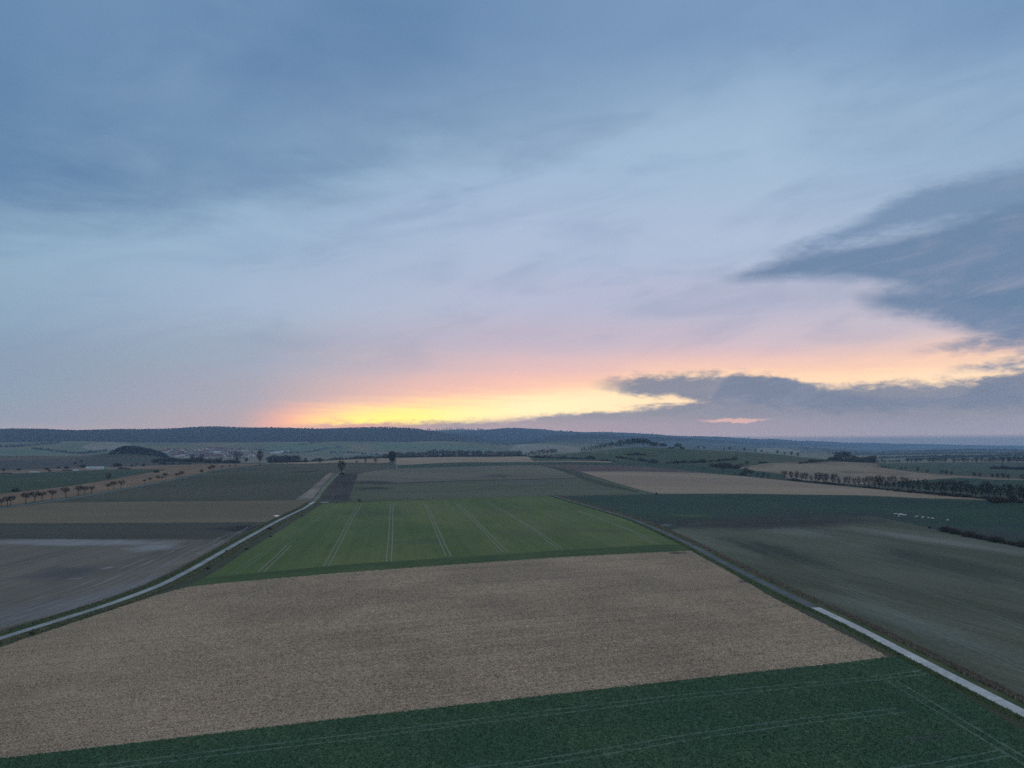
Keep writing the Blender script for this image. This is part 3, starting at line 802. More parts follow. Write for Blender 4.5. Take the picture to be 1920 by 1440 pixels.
piece("road", strip(right_road, -1.38, 1.38, 0.05, 16), M_conc)
piece("lane", strip(orchard_lane, -1.6, 1.6, 0.05, 17), M_lane)
piece("dirt_track", strip(far_track, -1.4, 1.4, 0.1, 18), M_gravel)
piece("road", xy_azr(offset(line_px([(580, 945), (590, 941.5), (616, 941.8)]), -1.6)) + xy_azr(offset(line_px([(580, 945), (590, 941.5), (616, 941.8)]), 1.6))[::-1], M_conc)

# --- wheel tracks ----------------------------------------------------------------------
M_tram = field_mat("bare_tramline", (0.2791, 0.2673, 0.2197), (0.3445, 0.3267, 0.2673), 0.2, grain=(1.0, 0.2))
M_tram2 = field_mat("faint_tramline", (0.1950, 0.2145, 0.1365), (0.2340, 0.2470, 0.1560), 0.2, grain=(1.0, 0.2))
M_near_tr = field_mat("pressed_crop", (0.1330, 0.1872, 0.1330), (0.1680, 0.2160, 0.1540), 0.3, grain=(2.0, 0.4))
trams = [
    ([(437, 1076), (478, 1048), (540, 1008), (580, 982), (605, 969), (617, 959), (627, 949)], M_tram2),
    ([(489, 1072), (520, 1044), (542, 1022)], M_tram),
    ([(611, 1062), (640, 1009), (660, 969), (674, 947)], M_tram),
    ([(729, 1053), (732, 1010), (733.5, 975), (735, 944)], M_tram),
    ([(841, 1043), (821, 999), (806, 962), (795, 941)], M_tram),
    ([(948, 1035), (910, 997), (880, 967), (855, 943)], M_tram),
    ([(1050, 1029), (1005, 994), (960, 968), (912, 940)], M_tram),
    ([(1149, 1024), (1105, 1001), (1060, 980), (1020, 963)], M_tram2),
    ([(1229, 1019), (1195, 1000), (1150, 981), (1080, 957)], M_tram),
]
for k, (pts, m) in enumerate(trams):
    ln = line_px(pts, 6)
    wdt = 0.18 if m is M_tram else 0.17
    for sgn in (-1, 1):
        piece("tramline", strip(ln, sgn * 1.0 - wdt, sgn * 1.0 + wdt, 0.03, 30 + k), m)
near_tracks = [
    [(180, 1440), (340, 1420), (640, 1384), (960, 1344), (1280, 1306), (1560, 1279), (1690, 1267), (1735, 1260)],
    [(820, 1452), (1000, 1432), (1280, 1384), (1500, 1352), (1690, 1332)],
    [(1670, 1275), (1740, 1318), (1820, 1365), (1890, 1408), (1960, 1450)],
    [(1580, 1462), (1780, 1432), (1885, 1411)],
]
for k, pts in enumerate(near_tracks):
    ln = line_px(pts, 6)
    for sgn in (-1, 1):
        piece("tyre_track", strip(ln, sgn * 0.95 - 0.2, sgn * 0.95 + 0.2, 0.05, 60 + k), M_near_tr)

M_fur = field_mat("pale_furrow", (0.27, 0.255, 0.24), (0.34, 0.32, 0.30), 0.05, grain=(1.0, 0.4), mid=0.4)
for k, d in enumerate((-8.2, -9.9, -12.4, -14.0, -17.5, -21.0, -26.0)):
    piece("furrow", strip(left_road[int(3 + k * 2):int(len(left_road) * (0.66 - 0.05 * k))], d - 0.16 - 0.05 * (k % 3), d + 0.16, 0.3, 90 + k), M_fur)
M_seedl = field_mat("pale_drill_line", (0.21, 0.22, 0.18), (0.25, 0.26, 0.21), 0.05, grain=(1.0, 0.4), mid=0.4)
for k, pts in enumerate(([(1490, 990), (1560, 1009), (1632, 1031), (1760, 1068), (1960, 1122)], [(1640, 1078), (1747, 1113), (1830, 1143), (1960, 1192)], [(1560, 1095), (1680, 1148), (1780, 1193), (1913, 1253), (1980, 1284)], [(1380, 1010), (1500, 1058), (1640, 1118)])):
    ln = line_px(pts, 6)
    for sgn in (-1, 1):
        piece("tramline", strip(ln, sgn * 0.95 - 0.13, sgn * 0.95 + 0.13, 0.05, 110 + k), M_seedl)

# --- standing water -----------------------------------------------------------------------
m_, b_ = new_mat("puddle_water")
b_.inputs["Base Color"].default_value = (0.50, 0.58, 0.62, 1)
b_.inputs["Roughness"].default_value = 0.12
b_.inputs["Specular IOR Level"].default_value = 0.6
M_water = m_
piece("puddle", px_poly([(512, 966.5), (522, 966), (530, 967.5), (529, 970), (524, 971), (523, 973), (517, 972), (519, 969)], 3), M_water)

# hills: woods
piece("wooded_hill", xr_poly([(-500, 4150), (-500, 6200), (640, 6200), (800, 5650), (960, 7500), (1200, 7900), (1450, 8900), (1450, 6300), (1250, 5450), (1080, 5000), (980, 5100), (920, 4800), (840, 4450), (760, 4330), (600, 4130), (480, 4170), (330, 4160), (240, 4080), (150, 4170)], 14), M_floor)

piece("wooded_hill", xr_poly([(1440, 6400), (1440, 8900), (1560, 10500), (1700, 12500), (1980, 14500), (1980, 11500), (1750, 10200), (1600, 8300)], 14), M_floor)

# ---- triangulate ----------------------------------------------------------------------------
SC = 30.0
verts, edges = [], []
for name, poly, mat in pieces:
    b = len(verts)
    n = len(poly)
    for a, r in poly:
        verts.append((max(-45.9, min(45.9, a)), math.log(max(21.0, min(24900.0, r))) * SC))
    edges += [(b + i, b + (i + 1) % n) for i in range(n)]
ga = np.linspace(-46, 46, 231)
gl = np.linspace(math.log(20.5), math.log(25000), 198)
jr = np.random.RandomState(4)
for i, a in enumerate(ga):
    for j, l in enumerate(gl):
        e = 0 if i in (0, len(ga) - 1) or j in (0, len(gl) - 1) else 1
        verts.append((a + e * jr.uniform(-0.08, 0.08), (l + e * jr.uniform(-0.006, 0.006)) * SC))
V2, E2, F2, _, _, _ = delaunay_2d_cdt([Vector(v) for v in verts], edges, [], 0, 1e-5, False)
V2 = np.array([(v.x, v.y) for v in V2])
T = np.array([f for f in F2 if len(f) == 3], dtype=np.int32)
cen = V2[T].mean(axis=1)


def inside(poly, pts):
    poly = np.array(poly, float)
    x, y = pts[:, 0], pts[:, 1]
    bb = (x >= poly[:, 0].min()) & (x <= poly[:, 0].max()) & (y >= poly[:, 1].min()) & (y <= poly[:, 1].max())
    idx = np.nonzero(bb)[0]
    res = np.zeros(len(pts), bool)
    if len(idx) == 0:
        return res
    px, py = x[idx], y[idx]
    c = np.zeros(len(idx), bool)
    x0, y0 = poly[-1]
    for x1, y1 in poly:
        if y0 != y1:
            cond = ((y0 > py) != (y1 > py)) & (px < (x1 - x0) * (py - y0) / (y1 - y0) + x0)
            c ^= cond
        x0, y0 = x1, y1
    res[idx] = c
    return res


owner = np.full(len(T), -1)
polys2 = []
for k, (name, poly, mat) in enumerate(pieces):
    q = np.array([(max(-45.9, min(45.9, a)), math.log(max(21.0, min(24900.0, r))) * SC) for a, r in poly])
    polys2.append(q)
    owner[inside(q, cen)] = k
VR = np.exp(V2[:, 1] / SC)
VA = np.radians(V2[:, 0])
V3 = np.c_[VR * np.sin(VA), VR * np.cos(VA), terrain(V2[:, 0], VR)]


def mesh_from(name, v, f, mat, smooth=False):
    me = bpy.data.meshes.new(name)
    v = np.asarray(v, np.float32); f = np.asarray(f, np.int32)
    k = f.shape[1]
    me.vertices.add(len(v)); me.vertices.foreach_set("co", v.ravel())
    me.loops.add(f.size); me.loops.foreach_set("vertex_index", f.ravel())
    me.polygons.add(len(f)); me.polygons.foreach_set("loop_start", np.arange(0, f.size, k, dtype=np.int32))
    me.polygons.foreach_set("loop_total", np.full(len(f), k, np.int32))
    if smooth:
        me.polygons.foreach_set("use_smooth", np.ones(len(f), bool))
    me.update(calc_edges=True)
    if isinstance(mat, (list, tuple)):
        for m in mat: me.materials.append(m)
    else:
        me.materials.append(mat)
    return me


def link(name, me, parent=None):
    o = bpy.data.objects.new(name, me)
    C.objects.link(o)
    if parent: o.parent = parent
    return o


def sub_mesh(name, tris, mat):
    used, inv = np.unique(tris, return_inverse=True)
    f = inv.reshape(-1, 3)
    v = V3[used]
    e1 = v[f[:, 1]] - v[f[:, 0]]; e2 = v[f[:, 2]] - v[f[:, 0]]
    nz = e1[:, 0] * e2[:, 1] - e1[:, 1] * e2[:, 0]
    f[nz < 0] = f[nz < 0][:, ::-1]
    return mesh_from(name, v, f, mat, True)


g = link("ground", sub_mesh("ground", T[owner == -1], M_meadow)); g["kind"] = "structure"
for k, (name, poly, mat) in enumerate(pieces):
    t = T[owner == k]
    if len(t) == 0:
        continue
    o = link(name, sub_mesh(name, t, mat)); o["kind"] = "structure"
# the ground goes on beside and behind the camera
ba = np.radians(np.linspace(46, 314, 80)); br = np.exp(np.linspace(math.log(20.5), math.log(3200), 30))
bv = np.array([(r * math.sin(a), r * math.cos(a), float(terrain(math.degrees(a) if a < math.pi else math.degrees(a) - 360, r)) * max(0.0, math.cos((a - R_(46)) * 3) if a < R_(76) else (math.cos((R_(314) - a) * 3) if a > R_(284) else 0))) for a in ba for r in br])
nb = len(br)
bf = np.array([(i * nb + j, i * nb + j + 1, (i + 1) * nb + j + 1, (i + 1) * nb + j) for i in range(len(ba) - 1) for j in range(nb - 1)])
o = link("terrain", mesh_from("terrain", bv, bf, M_meadow, True)); o["kind"] = "structure"
dv = [(20.6 * math.sin(a), 20.6 * math.cos(a), 0.0) for a in np.linspace(0, 2 * math.pi, 65)[:-1]]
o = bpy.data.meshes.new("field"); o.from_pydata(dv, [], [tuple(range(63, -1, -1))]); o.materials.append(M_near)
o = link("field", o); o["kind"] = "structure"
#@@PART2

# ----------------------------------------------------------------------------
# helpers for things
# ----------------------------------------------------------------------------
ONES = "zeroth first second third fourth fifth sixth seventh eighth ninth tenth eleventh twelfth thirteenth fourteenth fifteenth sixteenth seventeenth eighteenth nineteenth".split()
TENS = {2: "twent", 3: "thirt", 4: "fort", 5: "fift", 6: "sixt", 7: "sevent", 8: "eight", 9: "ninet"}


def nth(n):
    if n < 20:
        return ONES[n]
    t, u = divmod(n, 10)
    return TENS[t] + ("ieth" if u == 0 else "y-" + ONES[u])


def tag(o, label, cat, group=None, kind=None):
    if label: o["label"] = label
    if cat: o["category"] = cat
    if group: o["group"] = group
    if kind: o["kind"] = kind
    return o


def empty(name, loc, rz=0.0, s=1.0):
    o = bpy.data.objects.new(name, None)
    o.empty_display_size = 0.5
    o.location = loc
    o.rotation_euler = (0, 0, rz)
    o.scale = (s, s, s) if not isinstance(s, tuple) else s
    C.objects.link(o)
    return o


class MB:
    """collects triangles"""

    def __init__(self):
        self.v, self.f = [], []

    def tri(self, a, b, c):
        n = len(self.v)
        self.v += [tuple(a), tuple(b), tuple(c)]
        self.f.append((n, n + 1, n + 2))

    def quad(self, a, b, c, d):
        n = len(self.v)
        self.v += [tuple(a), tuple(b), tuple(c), tuple(d)]
        self.f += [(n, n + 1, n + 2), (n, n + 2, n + 3)]

    def tube(self, pts, rads, k=4):
        n0 = len(self.v)
        pts = [np.array(p, float) for p in pts]
        for i, p in enumerate(pts):
            t = pts[min(i + 1, len(pts) - 1)] - pts[max(i - 1, 0)]
            t /= np.linalg.norm(t) + 1e-9
            a = np.cross(t, (0.3, 0.9, 0.2)); a /= np.linalg.norm(a) + 1e-9
            b = np.cross(t, a)
            for q in range(k):
                an = 2 * math.pi * q / k
                self.v.append(tuple(p + (a * math.cos(an) + b * math.sin(an)) * rads[i]))
        for i in range(len(pts) - 1):
            for q in range(k):
                a0, a1 = n0 + i * k + q, n0 + i * k + (q + 1) % k
                self.f += [(a0, a1, a1 + k), (a0, a1 + k, a0 + k)]

    def box(self, lo, hi):
        x0, y0, z0 = lo; x1, y1, z1 = hi
        p = [(x0, y0, z0), (x1, y0, z0), (x1, y1, z0), (x0, y1, z0), (x0, y0, z1), (x1, y0, z1), (x1, y1, z1), (x0, y1, z1)]
        for q in ((3, 2, 1, 0), (4, 5, 6, 7), (0, 1, 5, 4), (1, 2, 6, 5), (2, 3, 7, 6), (3, 0, 4, 7)):
            self.quad(*[p[i] for i in q])

    def mesh(self, name, mat, smooth=False):
        return mesh_from(name, self.v, self.f, mat, smooth)


M_bark = flat_mat("winter_bark", (0.040, 0.034, 0.029), 0.3, 2.0)
M_twig = flat_mat("bare_twigs", (0.046, 0.039, 0.033), 0.3, 0.6)
M_twig2 = flat_mat("reddish_twigs", (0.055, 0.042, 0.033), 0.3, 0.6)
M_fruit = flat_mat("fruit_twigs", (0.052, 0.042, 0.032), 0.3, 0.6)
M_pine = flat_mat("pine_needles", (0.022, 0.032, 0.020), 0.4, 0.5)
M_pbark = flat_mat("pine_bark", (0.060, 0.042, 0.032), 0.3, 1.0)
M_bush = flat_mat("bush_twigs", (0.085, 0.076, 0.056), 0.35, 0.5)


def crown_point(rng, cx, cz, rx, rz, shell=0.35):
    while True:
        p = rng.uniform(-1, 1, 3)
        d = np.linalg.norm(p)
        if shell < d < 1.0:
            return np.array([cx + p[0] * rx, p[1] * rx, cz + p[2] * rz])


def make_tree(seed, h, clear, rx, tips=110, twl=1.0, tr=0.22, lean=0.0, forks=1, wide=0.05, droop=0.0, shell=0.35, mat=None, flat=1.0, limbs=9):
    """a bare winter tree: trunk with limbs, crown of branches and twigs (returns two meshes)"""
    rng = np.random.RandomState(seed)
    tb, cb = MB(), MB()
    cz, rz = (h + clear) / 2 + 0.02 * h, (h - clear) / 2 * flat
    if flat < 1: cz = h - rz
    nodes = []
    for fk in range(forks):
        off = (fk - (forks - 1) / 2) * rx * 0.55
        top = np.array([lean * h + off, rng.uniform(-0.2, 0.2), h * (0.72 if forks == 1 else 0.66)])
        b = np.array([0.0, 0.0, -0.3])
        m1 = b * 0.55 + top * 0.45 + np.array([rng.uniform(-0.15, 0.15) - off * 0.25, rng.uniform(-0.15, 0.15), 0]) * (h / 8)
        pts = []
        for t in np.linspace(0, 1, 7):
            pts.append((1 - t) ** 2 * b + 2 * t * (1 - t) * m1 + t * t * top)
        rad = [tr * (1.25 if i == 0 else 1.0) * (1 - 0.8 * i / 6) for i in range(7)]
        tb.tube(pts, rad, 5)
        nodes += [(p, r) for p, r in zip(pts[3:], rad[3:])]
        start = [(p, r) for p, r in zip(pts[2:], rad[2:]) if p[2] > clear * 0.7] or [(pts[-1], rad[-1])]
        for i in range(limbs):
            p0, r0 = start[rng.randint(len(start))]
            an = 2 * math.pi * (i + rng.uniform(0, 0.8)) / limbs
            e = np.array([lean * h + off + math.cos(an) * rx * rng.uniform(0.45, 0.8), math.sin(an) * rx * rng.uniform(0.45, 0.8), cz + rz * rng.uniform(-0.25, 0.6)])
            if e[2] < p0[2]: e[2] = p0[2] + 0.05 * h
            md = (p0 + e) / 2 + np.array([rng.uniform(-.1, .1), rng.uniform(-.1, .1), rng.uniform(0.0, .12)]) * rx
            lp = [(1 - t) ** 2 * p0 + 2 * t * (1 - t) * md + t * t * e for t in (0, 0.33, 0.66, 1)]
            tb.tube(lp, [r0 * 0.62, r0 * 0.45, r0 * 0.3, r0 * 0.16], 4)
            nodes += [(p, r0 * 0.25) for p in lp[1:]]
    npos = np.array([n[0] for n in nodes])
    for i in range(tips):
        p = crown_point(rng, lean * h, cz, rx, rz, shell)
        d = np.linalg.norm(npos - p, axis=1) + 0.6 * np.maximum(0, npos[:, 2] - p[2])
        q = npos[np.argmin(d)]
        md = (p + q) / 2 + rng.uniform(-0.12, 0.12, 3) * rx
        md[2] += 0.05 * rx
        w = wide * rng.uniform(0.8, 1.4)
        cb.tube([q, md, p], [w * 1.1, w * 0.8, w * 0.35], 3)
        for k in range(5):
            o = md + (p - md) * rng.uniform(0.2, 1.0)
            dr = (p - np.array([lean * h, 0, cz - rz * 0.3])); dr /= np.linalg.norm(dr) + 1e-9
            dr = dr + rng.uniform(-0.9, 0.9, 3); dr[2] -= droop
            dr /= np.linalg.norm(dr) + 1e-9
            e = o + dr * twl * rng.uniform(0.5, 1.1)
            s = np.cross(dr, rng.uniform(-1, 1, 3)); s /= np.linalg.norm(s) + 1e-9
            cb.tri(o + s * w * 0.8, o - s * w * 0.8, e)
            e2 = o + (dr + rng.uniform(-.7, .7, 3)) * twl * 0.6
            cb.tri(o - s * w * 0.6, o + s * w * 0.6, e2)
    mt = mat or M_twig
    return tb.mesh("trunk", M_bark), cb.mesh("crown", mt)


def make_pine(seed, h, clear, rx):
    rng = np.random.RandomState(seed)
    tb, cb = MB(), MB()
    bx = rng.uniform(-0.4, 0.4)
    tb.tube([(0, 0, -0.3), (bx * 0.4, 0, h * 0.4), (bx, 0, h * 0.95)], [0.24, 0.18, 0.05], 5)
    for i in range(46):
        z = clear + (h - clear) * rng.uniform(0, 1) ** 0.8
        r = rx * (1.05 - 0.75 * ((z - clear) / (h - clear)) ** 1.5) * rng.uniform(0.3, 1.0)
        an = rng.uniform(0, 2 * math.pi)
        c = np.array([bx * z / h + math.cos(an) * r, math.sin(an) * r, z])
        if i % 3 == 0:
            tb.tube([(bx * z / h, 0, z - 0.3), tuple(c)], [0.07, 0.03], 3)
        for k in range(12):
            d = rng.normal(size=3); d /= np.linalg.norm(d)
            e = c + d * np.array([0.8, 0.8, 0.45]) * rng.uniform(0.5, 1.3)
            s = np.cross(d, rng.normal(size=3)); s /= np.linalg.norm(s)
            cb.tri(c + d * 0.1 + s * 0.42, c + d * 0.1 - s * 0.42, e)
    return tb.mesh("trunk", M_pbark), cb.mesh("crown", M_pine)


def make_bush(seed, rx, h, n=170, mat=None):
    rng = np.random.RandomState(seed)
    b = MB()
    for i in range(n):
        an = rng.uniform(0, 2 * math.pi); r = rx * rng.uniform(0, 1) ** 0.6
        base = np.array([math.cos(an) * r * 0.5, math.sin(an) * r * 0.5, -0.1])
        hh = h * (1 - 0.55 * (r / rx) ** 2) * rng.uniform(0.65, 1.05)
        tip = np.array([math.cos(an) * r, math.sin(an) * r, hh])
        s = rng.normal(size=3); s[2] *= 0.2; s /= np.linalg.norm(s)
        m = (base + tip) / 2 + rng.normal(size=3) * 0.1 * rx
        w = 0.035 + 0.02 * rx
        b.tri(base + s * w, base - s * w, m); b.tri(m - s * w, m + s * w, tip)
        for k in range(5):
            o = base + (tip - base) * rng.uniform(0.35, 1.0)
            d = rng.normal(size=3); d[2] = abs(d[2]) * 0.6; d /= np.linalg.norm(d)
            e = o + d * rx * rng.uniform(0.12, 0.34)
            b.tri(o + s * w * 1.1, o - s * w * 1.1, e)
    return b.mesh("shrub", mat or M_bush)


KIT = {
    # name: list of (trunk mesh, crown mesh, height)
    "fruit": [(*make_tree(s, 6.0, 2.3, 2.7, 95, 0.85, 0.25, le, 1, 0.06, 0.15, 0.35, M_fruit, 0.78, 8), 6.0) for s, le in ((1, 0.08), (2, 0.13), (3, 0.02), (4, 0.1), (5, -0.03), (6, 0.05))],
    "row": [(*make_tree(20 + s, 13.0, 2.6, w, 170, 1.3, 0.32, le, 1, 0.066, 0.0, 0.25, M_twig, 1.0, 11), 13.0) for s, w, le in ((0, 3.3, 0.0), (1, 2.8, 0.02), (2, 3.8, 0.01), (3, 3.0, -0.02), (4, 4.2, 0.0), (5, 2.5, 0.01), (6, 3.5, -0.01))],
    "fork": [(*make_tree(41, 17.0, 4.0, 5.4, 190, 1.8, 0.5, 0.0, 2, 0.11, 0.0, 0.3, M_twig, 1.0, 6), 17.0)],
    "tall": [(*make_tree(42, 18.0, 5.0, 5.0, 190, 1.8, 0.5, 0.0, 2, 0.10, 0.0, 0.3, M_twig, 1.0, 7), 18.0), (*make_tree(43, 18.0, 4.0, 5.6, 190, 1.8, 0.4, 0.0, 1, 0.085, 0.0, 0.25, M_twig, 1.0, 12), 18.0)],
    "round": [(*make_tree(44, 21.0, 3.4, 7.0, 800, 1.7, 0.6, 0.0, 1, 0.14, 0.0, 0.15, M_twig2, 1.0, 18), 21.0)],
    "small": [(*make_tree(50 + s, 8.0, 1.8, w, 120, 1.1, 0.2, 0.0, 1, 0.075, 0.0, 0.3, M_twig, 1.0, 9), 8.0) for s, w in ((0, 2.9), (1, 2.4), (2, 3.4), (3, 2.6))],
    "pine": [(*make_pine(60 + s, 13.0, c, w), 13.0) for s, c, w in ((0, 5.5, 2.6), (1, 4.5, 2.9), (2, 6.5, 2.4), (3, 3.5, 3.0))],
}
BUSH = [(make_bush(70, 1.6, 2.2), 2.2), (make_bush(71, 2.0, 2.0), 2.0), (make_bush(72, 1.3, 2.4), 2.4), (make_bush(73, 2.4, 2.1, 210), 2.1)]
BUSH_LONG = [(make_bush(75, 3.0, 2.4, 280), 2.4), (make_bush(76, 3.6, 2.2, 320), 2.2)]
rnd = random.Random(11)


def plant_tree(kit, x, y, hpx, name, label, cat="tree", group=None, R=None, var=None, wide=1.0):
    p = gp(x, y, R)
    k = KIT[kit][rnd.randrange(len(KIT[kit])) if var is None else var % len(KIT[kit])]
    d = math.hypot(p[0], p[1])
    s = hpx / F * d / k[2]
    w = s * wide
    o = empty(name, p, rnd.choice((0, math.pi)) + rnd.uniform(-0.5, 0.5), (w, w, s))
    link("trunk", k[0], o)
    link("crown", k[1], o)
    return tag(o, label, cat, group)


def plant_bush(x, y, hpx, label, group=None, R=None, wide=1.0, kit=None, name="shrub"):
    p = gp(x, y, R)
    hpx *= rnd.uniform(0.72, 1.12)
    kit = kit or BUSH
    me, h = kit[rnd.randrange(len(kit))]
    d = math.hypot(p[0], p[1])
    s = hpx / F * d / h
    o = link(name, me)
    o.location = p
    o.rotation_euler = (0, 0, rnd.uniform(0, 6.28))
    o.scale = (s * wide, s * wide, s)
    return tag(o, label, "shrub", group)


# ----------------------------------------------------------------------------
# fruit trees along the lane
# ----------------------------------------------------------------------------
fruit = [(3, 951, 13), (14, 949, 15), (20, 948, 15), (48, 944, 17), (64, 942, 18), (79, 939, 14), (97, 936.5, 15), (124, 932.5, 16), (146, 929, 16), (158, 927, 13), (171, 925, 12), (203, 919, 11), (213, 917, 13), (226, 915, 13),
         (271, 907, 7.5), (281, 905, 8.5), (297, 902, 9), (303, 901, 7), (311, 899, 11), (331, 896, 8), (335, 895, 8), (341, 894, 10), (392, 884, 9), (399, 883.5, 11), (416, 880.5, 7), (431, 877.5, 5.5), (441, 876, 4.5)]
looks = {0: "half cut off by the picture edge", 3: "tall and open, first of the trio after the gap", 4: "tallest and broadest of the near trio", 5: "small and dark beside the broad one", 6: "alone in a gap, with a flat crown",
         7: "standing alone with a wide bent crown", 14: "thin and low, after the long gap", 22: "darkest of the far pair", 23: "taller of the far pair", 26: "tiniest and farthest, before the crest"}
for i, (x, y, h) in enumerate(fruit):
    e = looks.get(i) if i != 3 else "tall, first after the gap"
    lab = f"{nth(i + 1)} bare fruit tree up the lane" + (f", {e}" if e else "")
    plant_tree("fruit", x, y, h, "fruit_tree", lab, "tree", "gnarled fruit trees along the lane", var=i * 5 + i // 3)
plant_bush(378, 884.5, 5.5, "small round bush on the lane verge before the far pair of fruit trees", wide=1.1)

# single trees and shrubs in the left fields
plant_tree("small", 203, 902, 13, "field_tree", "dark upright bare tree standing alone in the green field past the lane")
plant_bush(29, 922, 8, "round dark bush on the tan edge beside the green field, near the lane's start")
plant_bush(293, 886, 6.5, "round dark bush at the pointed tip of the green field")
dk = [(125, 879, 6, "wide thorn bush on the dark ploughed field, behind the white tunnel's near end"), (156, 877, 8, "taller thorn bush just behind the white polytunnel"), (219, 875, 8, "dark bush between polytunnel and wooded mound"), (247, 875, 5.5, "first small bush past the dung heap on the dark field edge"), (269, 874, 5, "last small bush past the dung heap on the dark field edge"),
      (110, 878, 4.5, "low bush on the dark field left of the thorn bushes"), (88, 881, 4.5, "low flat bush between dark field and tan strip"), (35, 882, 4.5, "smallest low bush far along the dark field edge"), (7, 883, 4.5, "low bush where the tan strip leaves the picture"), (301, 871, 5, "low bush on the green slope below the mound's eastern foot"), (141, 869.5, 3, "flat low bush on the dark slope below the rusty crest"), (93, 884, 3.5, "tiny bush on the tan strip near the tunnel")]
for x, y, h, l in dk:
    plant_bush(x, y, h, l, "scattered bushes on the dark fields")
plant_tree("small", 153, 870, 7, "field_tree", "little bare tree alone on the dark slope under the wooded mound")
plant_tree("small", 256, 874.5, 5.5, "field_tree", "little bare tree between the two bushes past the dung heap")

# ----------------------------------------------------------------------------
# polytunnel, sheeted heaps, dung heap
# ----------------------------------------------------------------------------
M_film = flat_mat("white_film", (0.50, 0.54, 0.56), 0.08, 0.3, 0.5)
M_teal_wall = flat_mat("teal_sheet", (0.16, 0.30, 0.29), 0.15, 0.5, 0.6)
M_steel = flat_mat("galvanised_steel", (0.28, 0.29, 0.30), 0.1, 1.0, 0.5)
M_dung = flat_mat("dung", (0.030, 0.026, 0.022), 0.5, 0.4)


def arch(n=10, w=4.0, h=4.6):
    return [(-w * math.cos(math.pi * i / n), h * math.sin(math.pi * i / n) ** 0.75) for i in range(n + 1)]


pa, pb = gp(160, 880.5), gp(195, 880)
tl = float(np.hypot(*(pb - pa)[:2]))
t = empty("polytunnel", (pa + pb) / 2, math.atan2(pb[1] - pa[1], pb[0] - pa[0]))
tag(t, "long white polytunnel with a teal end wall at the green field's far edge", "polytunnel")
cov = MB(); pr = arch()
nx = 12
for i in range(nx):
    for (y0, z0), (y1, z1) in zip(pr[:-1], pr[1:]):
        xa, xb = -tl / 2 + tl * i / nx, -tl / 2 + tl * (i + 1) / nx
        cov.quad((xa, y0, z0), (xb, y0, z0), (xb, y1, z1), (xa, y1, z1))
link("cover", cov.mesh("cover", M_film), t)
for i in range(nx + 1):
    r = MB()
    xa = -tl / 2 + tl * i / nx
    r.tube([(xa, y * 1.012, z * 1.012) for y, z in pr], [0.09] * len(pr), 4)
    link("hoop", r.mesh("hoop", M_steel), t)
for sx in (-1, 1):
    w = MB()
    xx = sx * (tl / 2 + 0.05)
    for (y0, z0), (y1, z1) in zip(pr[:-1], pr[1:]):
        w.tri((xx, 0, 0), (xx, y0, z0), (xx, y1, z1))
    ew = link("end_wall", w.mesh("end_wall", M_teal_wall), t)
    d = MB(); d.box((xx + sx * 0.03 - 0.03, -1.2, 0), (xx + sx * 0.03 + 0.03, 1.2, 2.6))
    link("door", d.mesh("door", M_film), ew)
an = MB()
for (y0, z0), (y1, z1) in zip(pr[:-1], pr[1:]):
    an.quad((tl / 2 + 0.3, y0 * .8, z0 * .85), (tl / 2 + 5.5, y0 * .8, z0 * .85), (tl / 2 + 5.5, y1 * .8, z1 * .85), (tl / 2 + 0.3, y1 * .8, z1 * .85))
    an.tri((tl / 2 + 5.5, 0, 0), (tl / 2 + 5.5, y0 * .8, z0 * .85), (tl / 2 + 5.5, y1 * .8, z1 * .85))
link("annex", an.mesh("annex", M_teal_wall), t)


def heap(x0, x1, y, hpx, name, label, mat, seed):
    a, b = gp(x0, y), gp(x1, y)
    L = float(np.hypot(*(b - a)[:2]))
    d = math.hypot(*((a + b) / 2)[:2])
    H = hpx / F * d
    rng = np.random.RandomState(seed)
    nu, nv = 22, 8
    pr = np.interp(np.linspace(0, 1, nu), np.linspace(0, 1, 8), np.r_[0, rng.uniform(0.55, 1.0, 6), 0])
    v, f = [], []
    for i in range(nu):
        for j in range(nv):
            s = j / (nv - 1) * 2 - 1
            z = H * pr[i] * max(0.0, 1 - abs(s) ** 1.7) * rng.uniform(0.8, 1.15) - 0.05
            v.append((-L / 2 + L * i / (nu - 1), s * (2.0 + 2.0 * pr[i]) + rng.uniform(-.15, .15), z))
    for i in range(nu - 1):
        for j in range(nv - 1):
            f.append((i * nv + j, (i + 1) * nv + j, (i + 1) * nv + j + 1, i * nv + j + 1))
    o = link(name, mesh_from(name, v, f, mat))
    o.location = (a + b) / 2
    o.rotation_euler = (0, 0, math.atan2(b[1] - a[1], b[0] - a[0]))
    return tag(o, label, "heap")


heap(221, 247, 879.5, 3.4, "dung_heap", "long dark dung heap on the tan strip beside the polytunnel", M_dung, 1)
heap(116, 138, 882.5, 2.4, "dung_heap", "low dark heap before the white tunnel, with pale sheeting at one end", M_dung, 2)
heap(138, 146, 882.5, 2.2, "sheeted_heap", "short heap under pale sheeting at the end of the low dark heap", M_film, 3)
heap(55, 75, 885.5, 1.6, "sheeted_heap", "thin pale sheeted ridge on the green field's far edge", M_film, 4)
heap(0, 26, 888, 1.6, "dung_heap", "low dark ridge at the far edge of the green field by the picture's border", M_dung, 5)

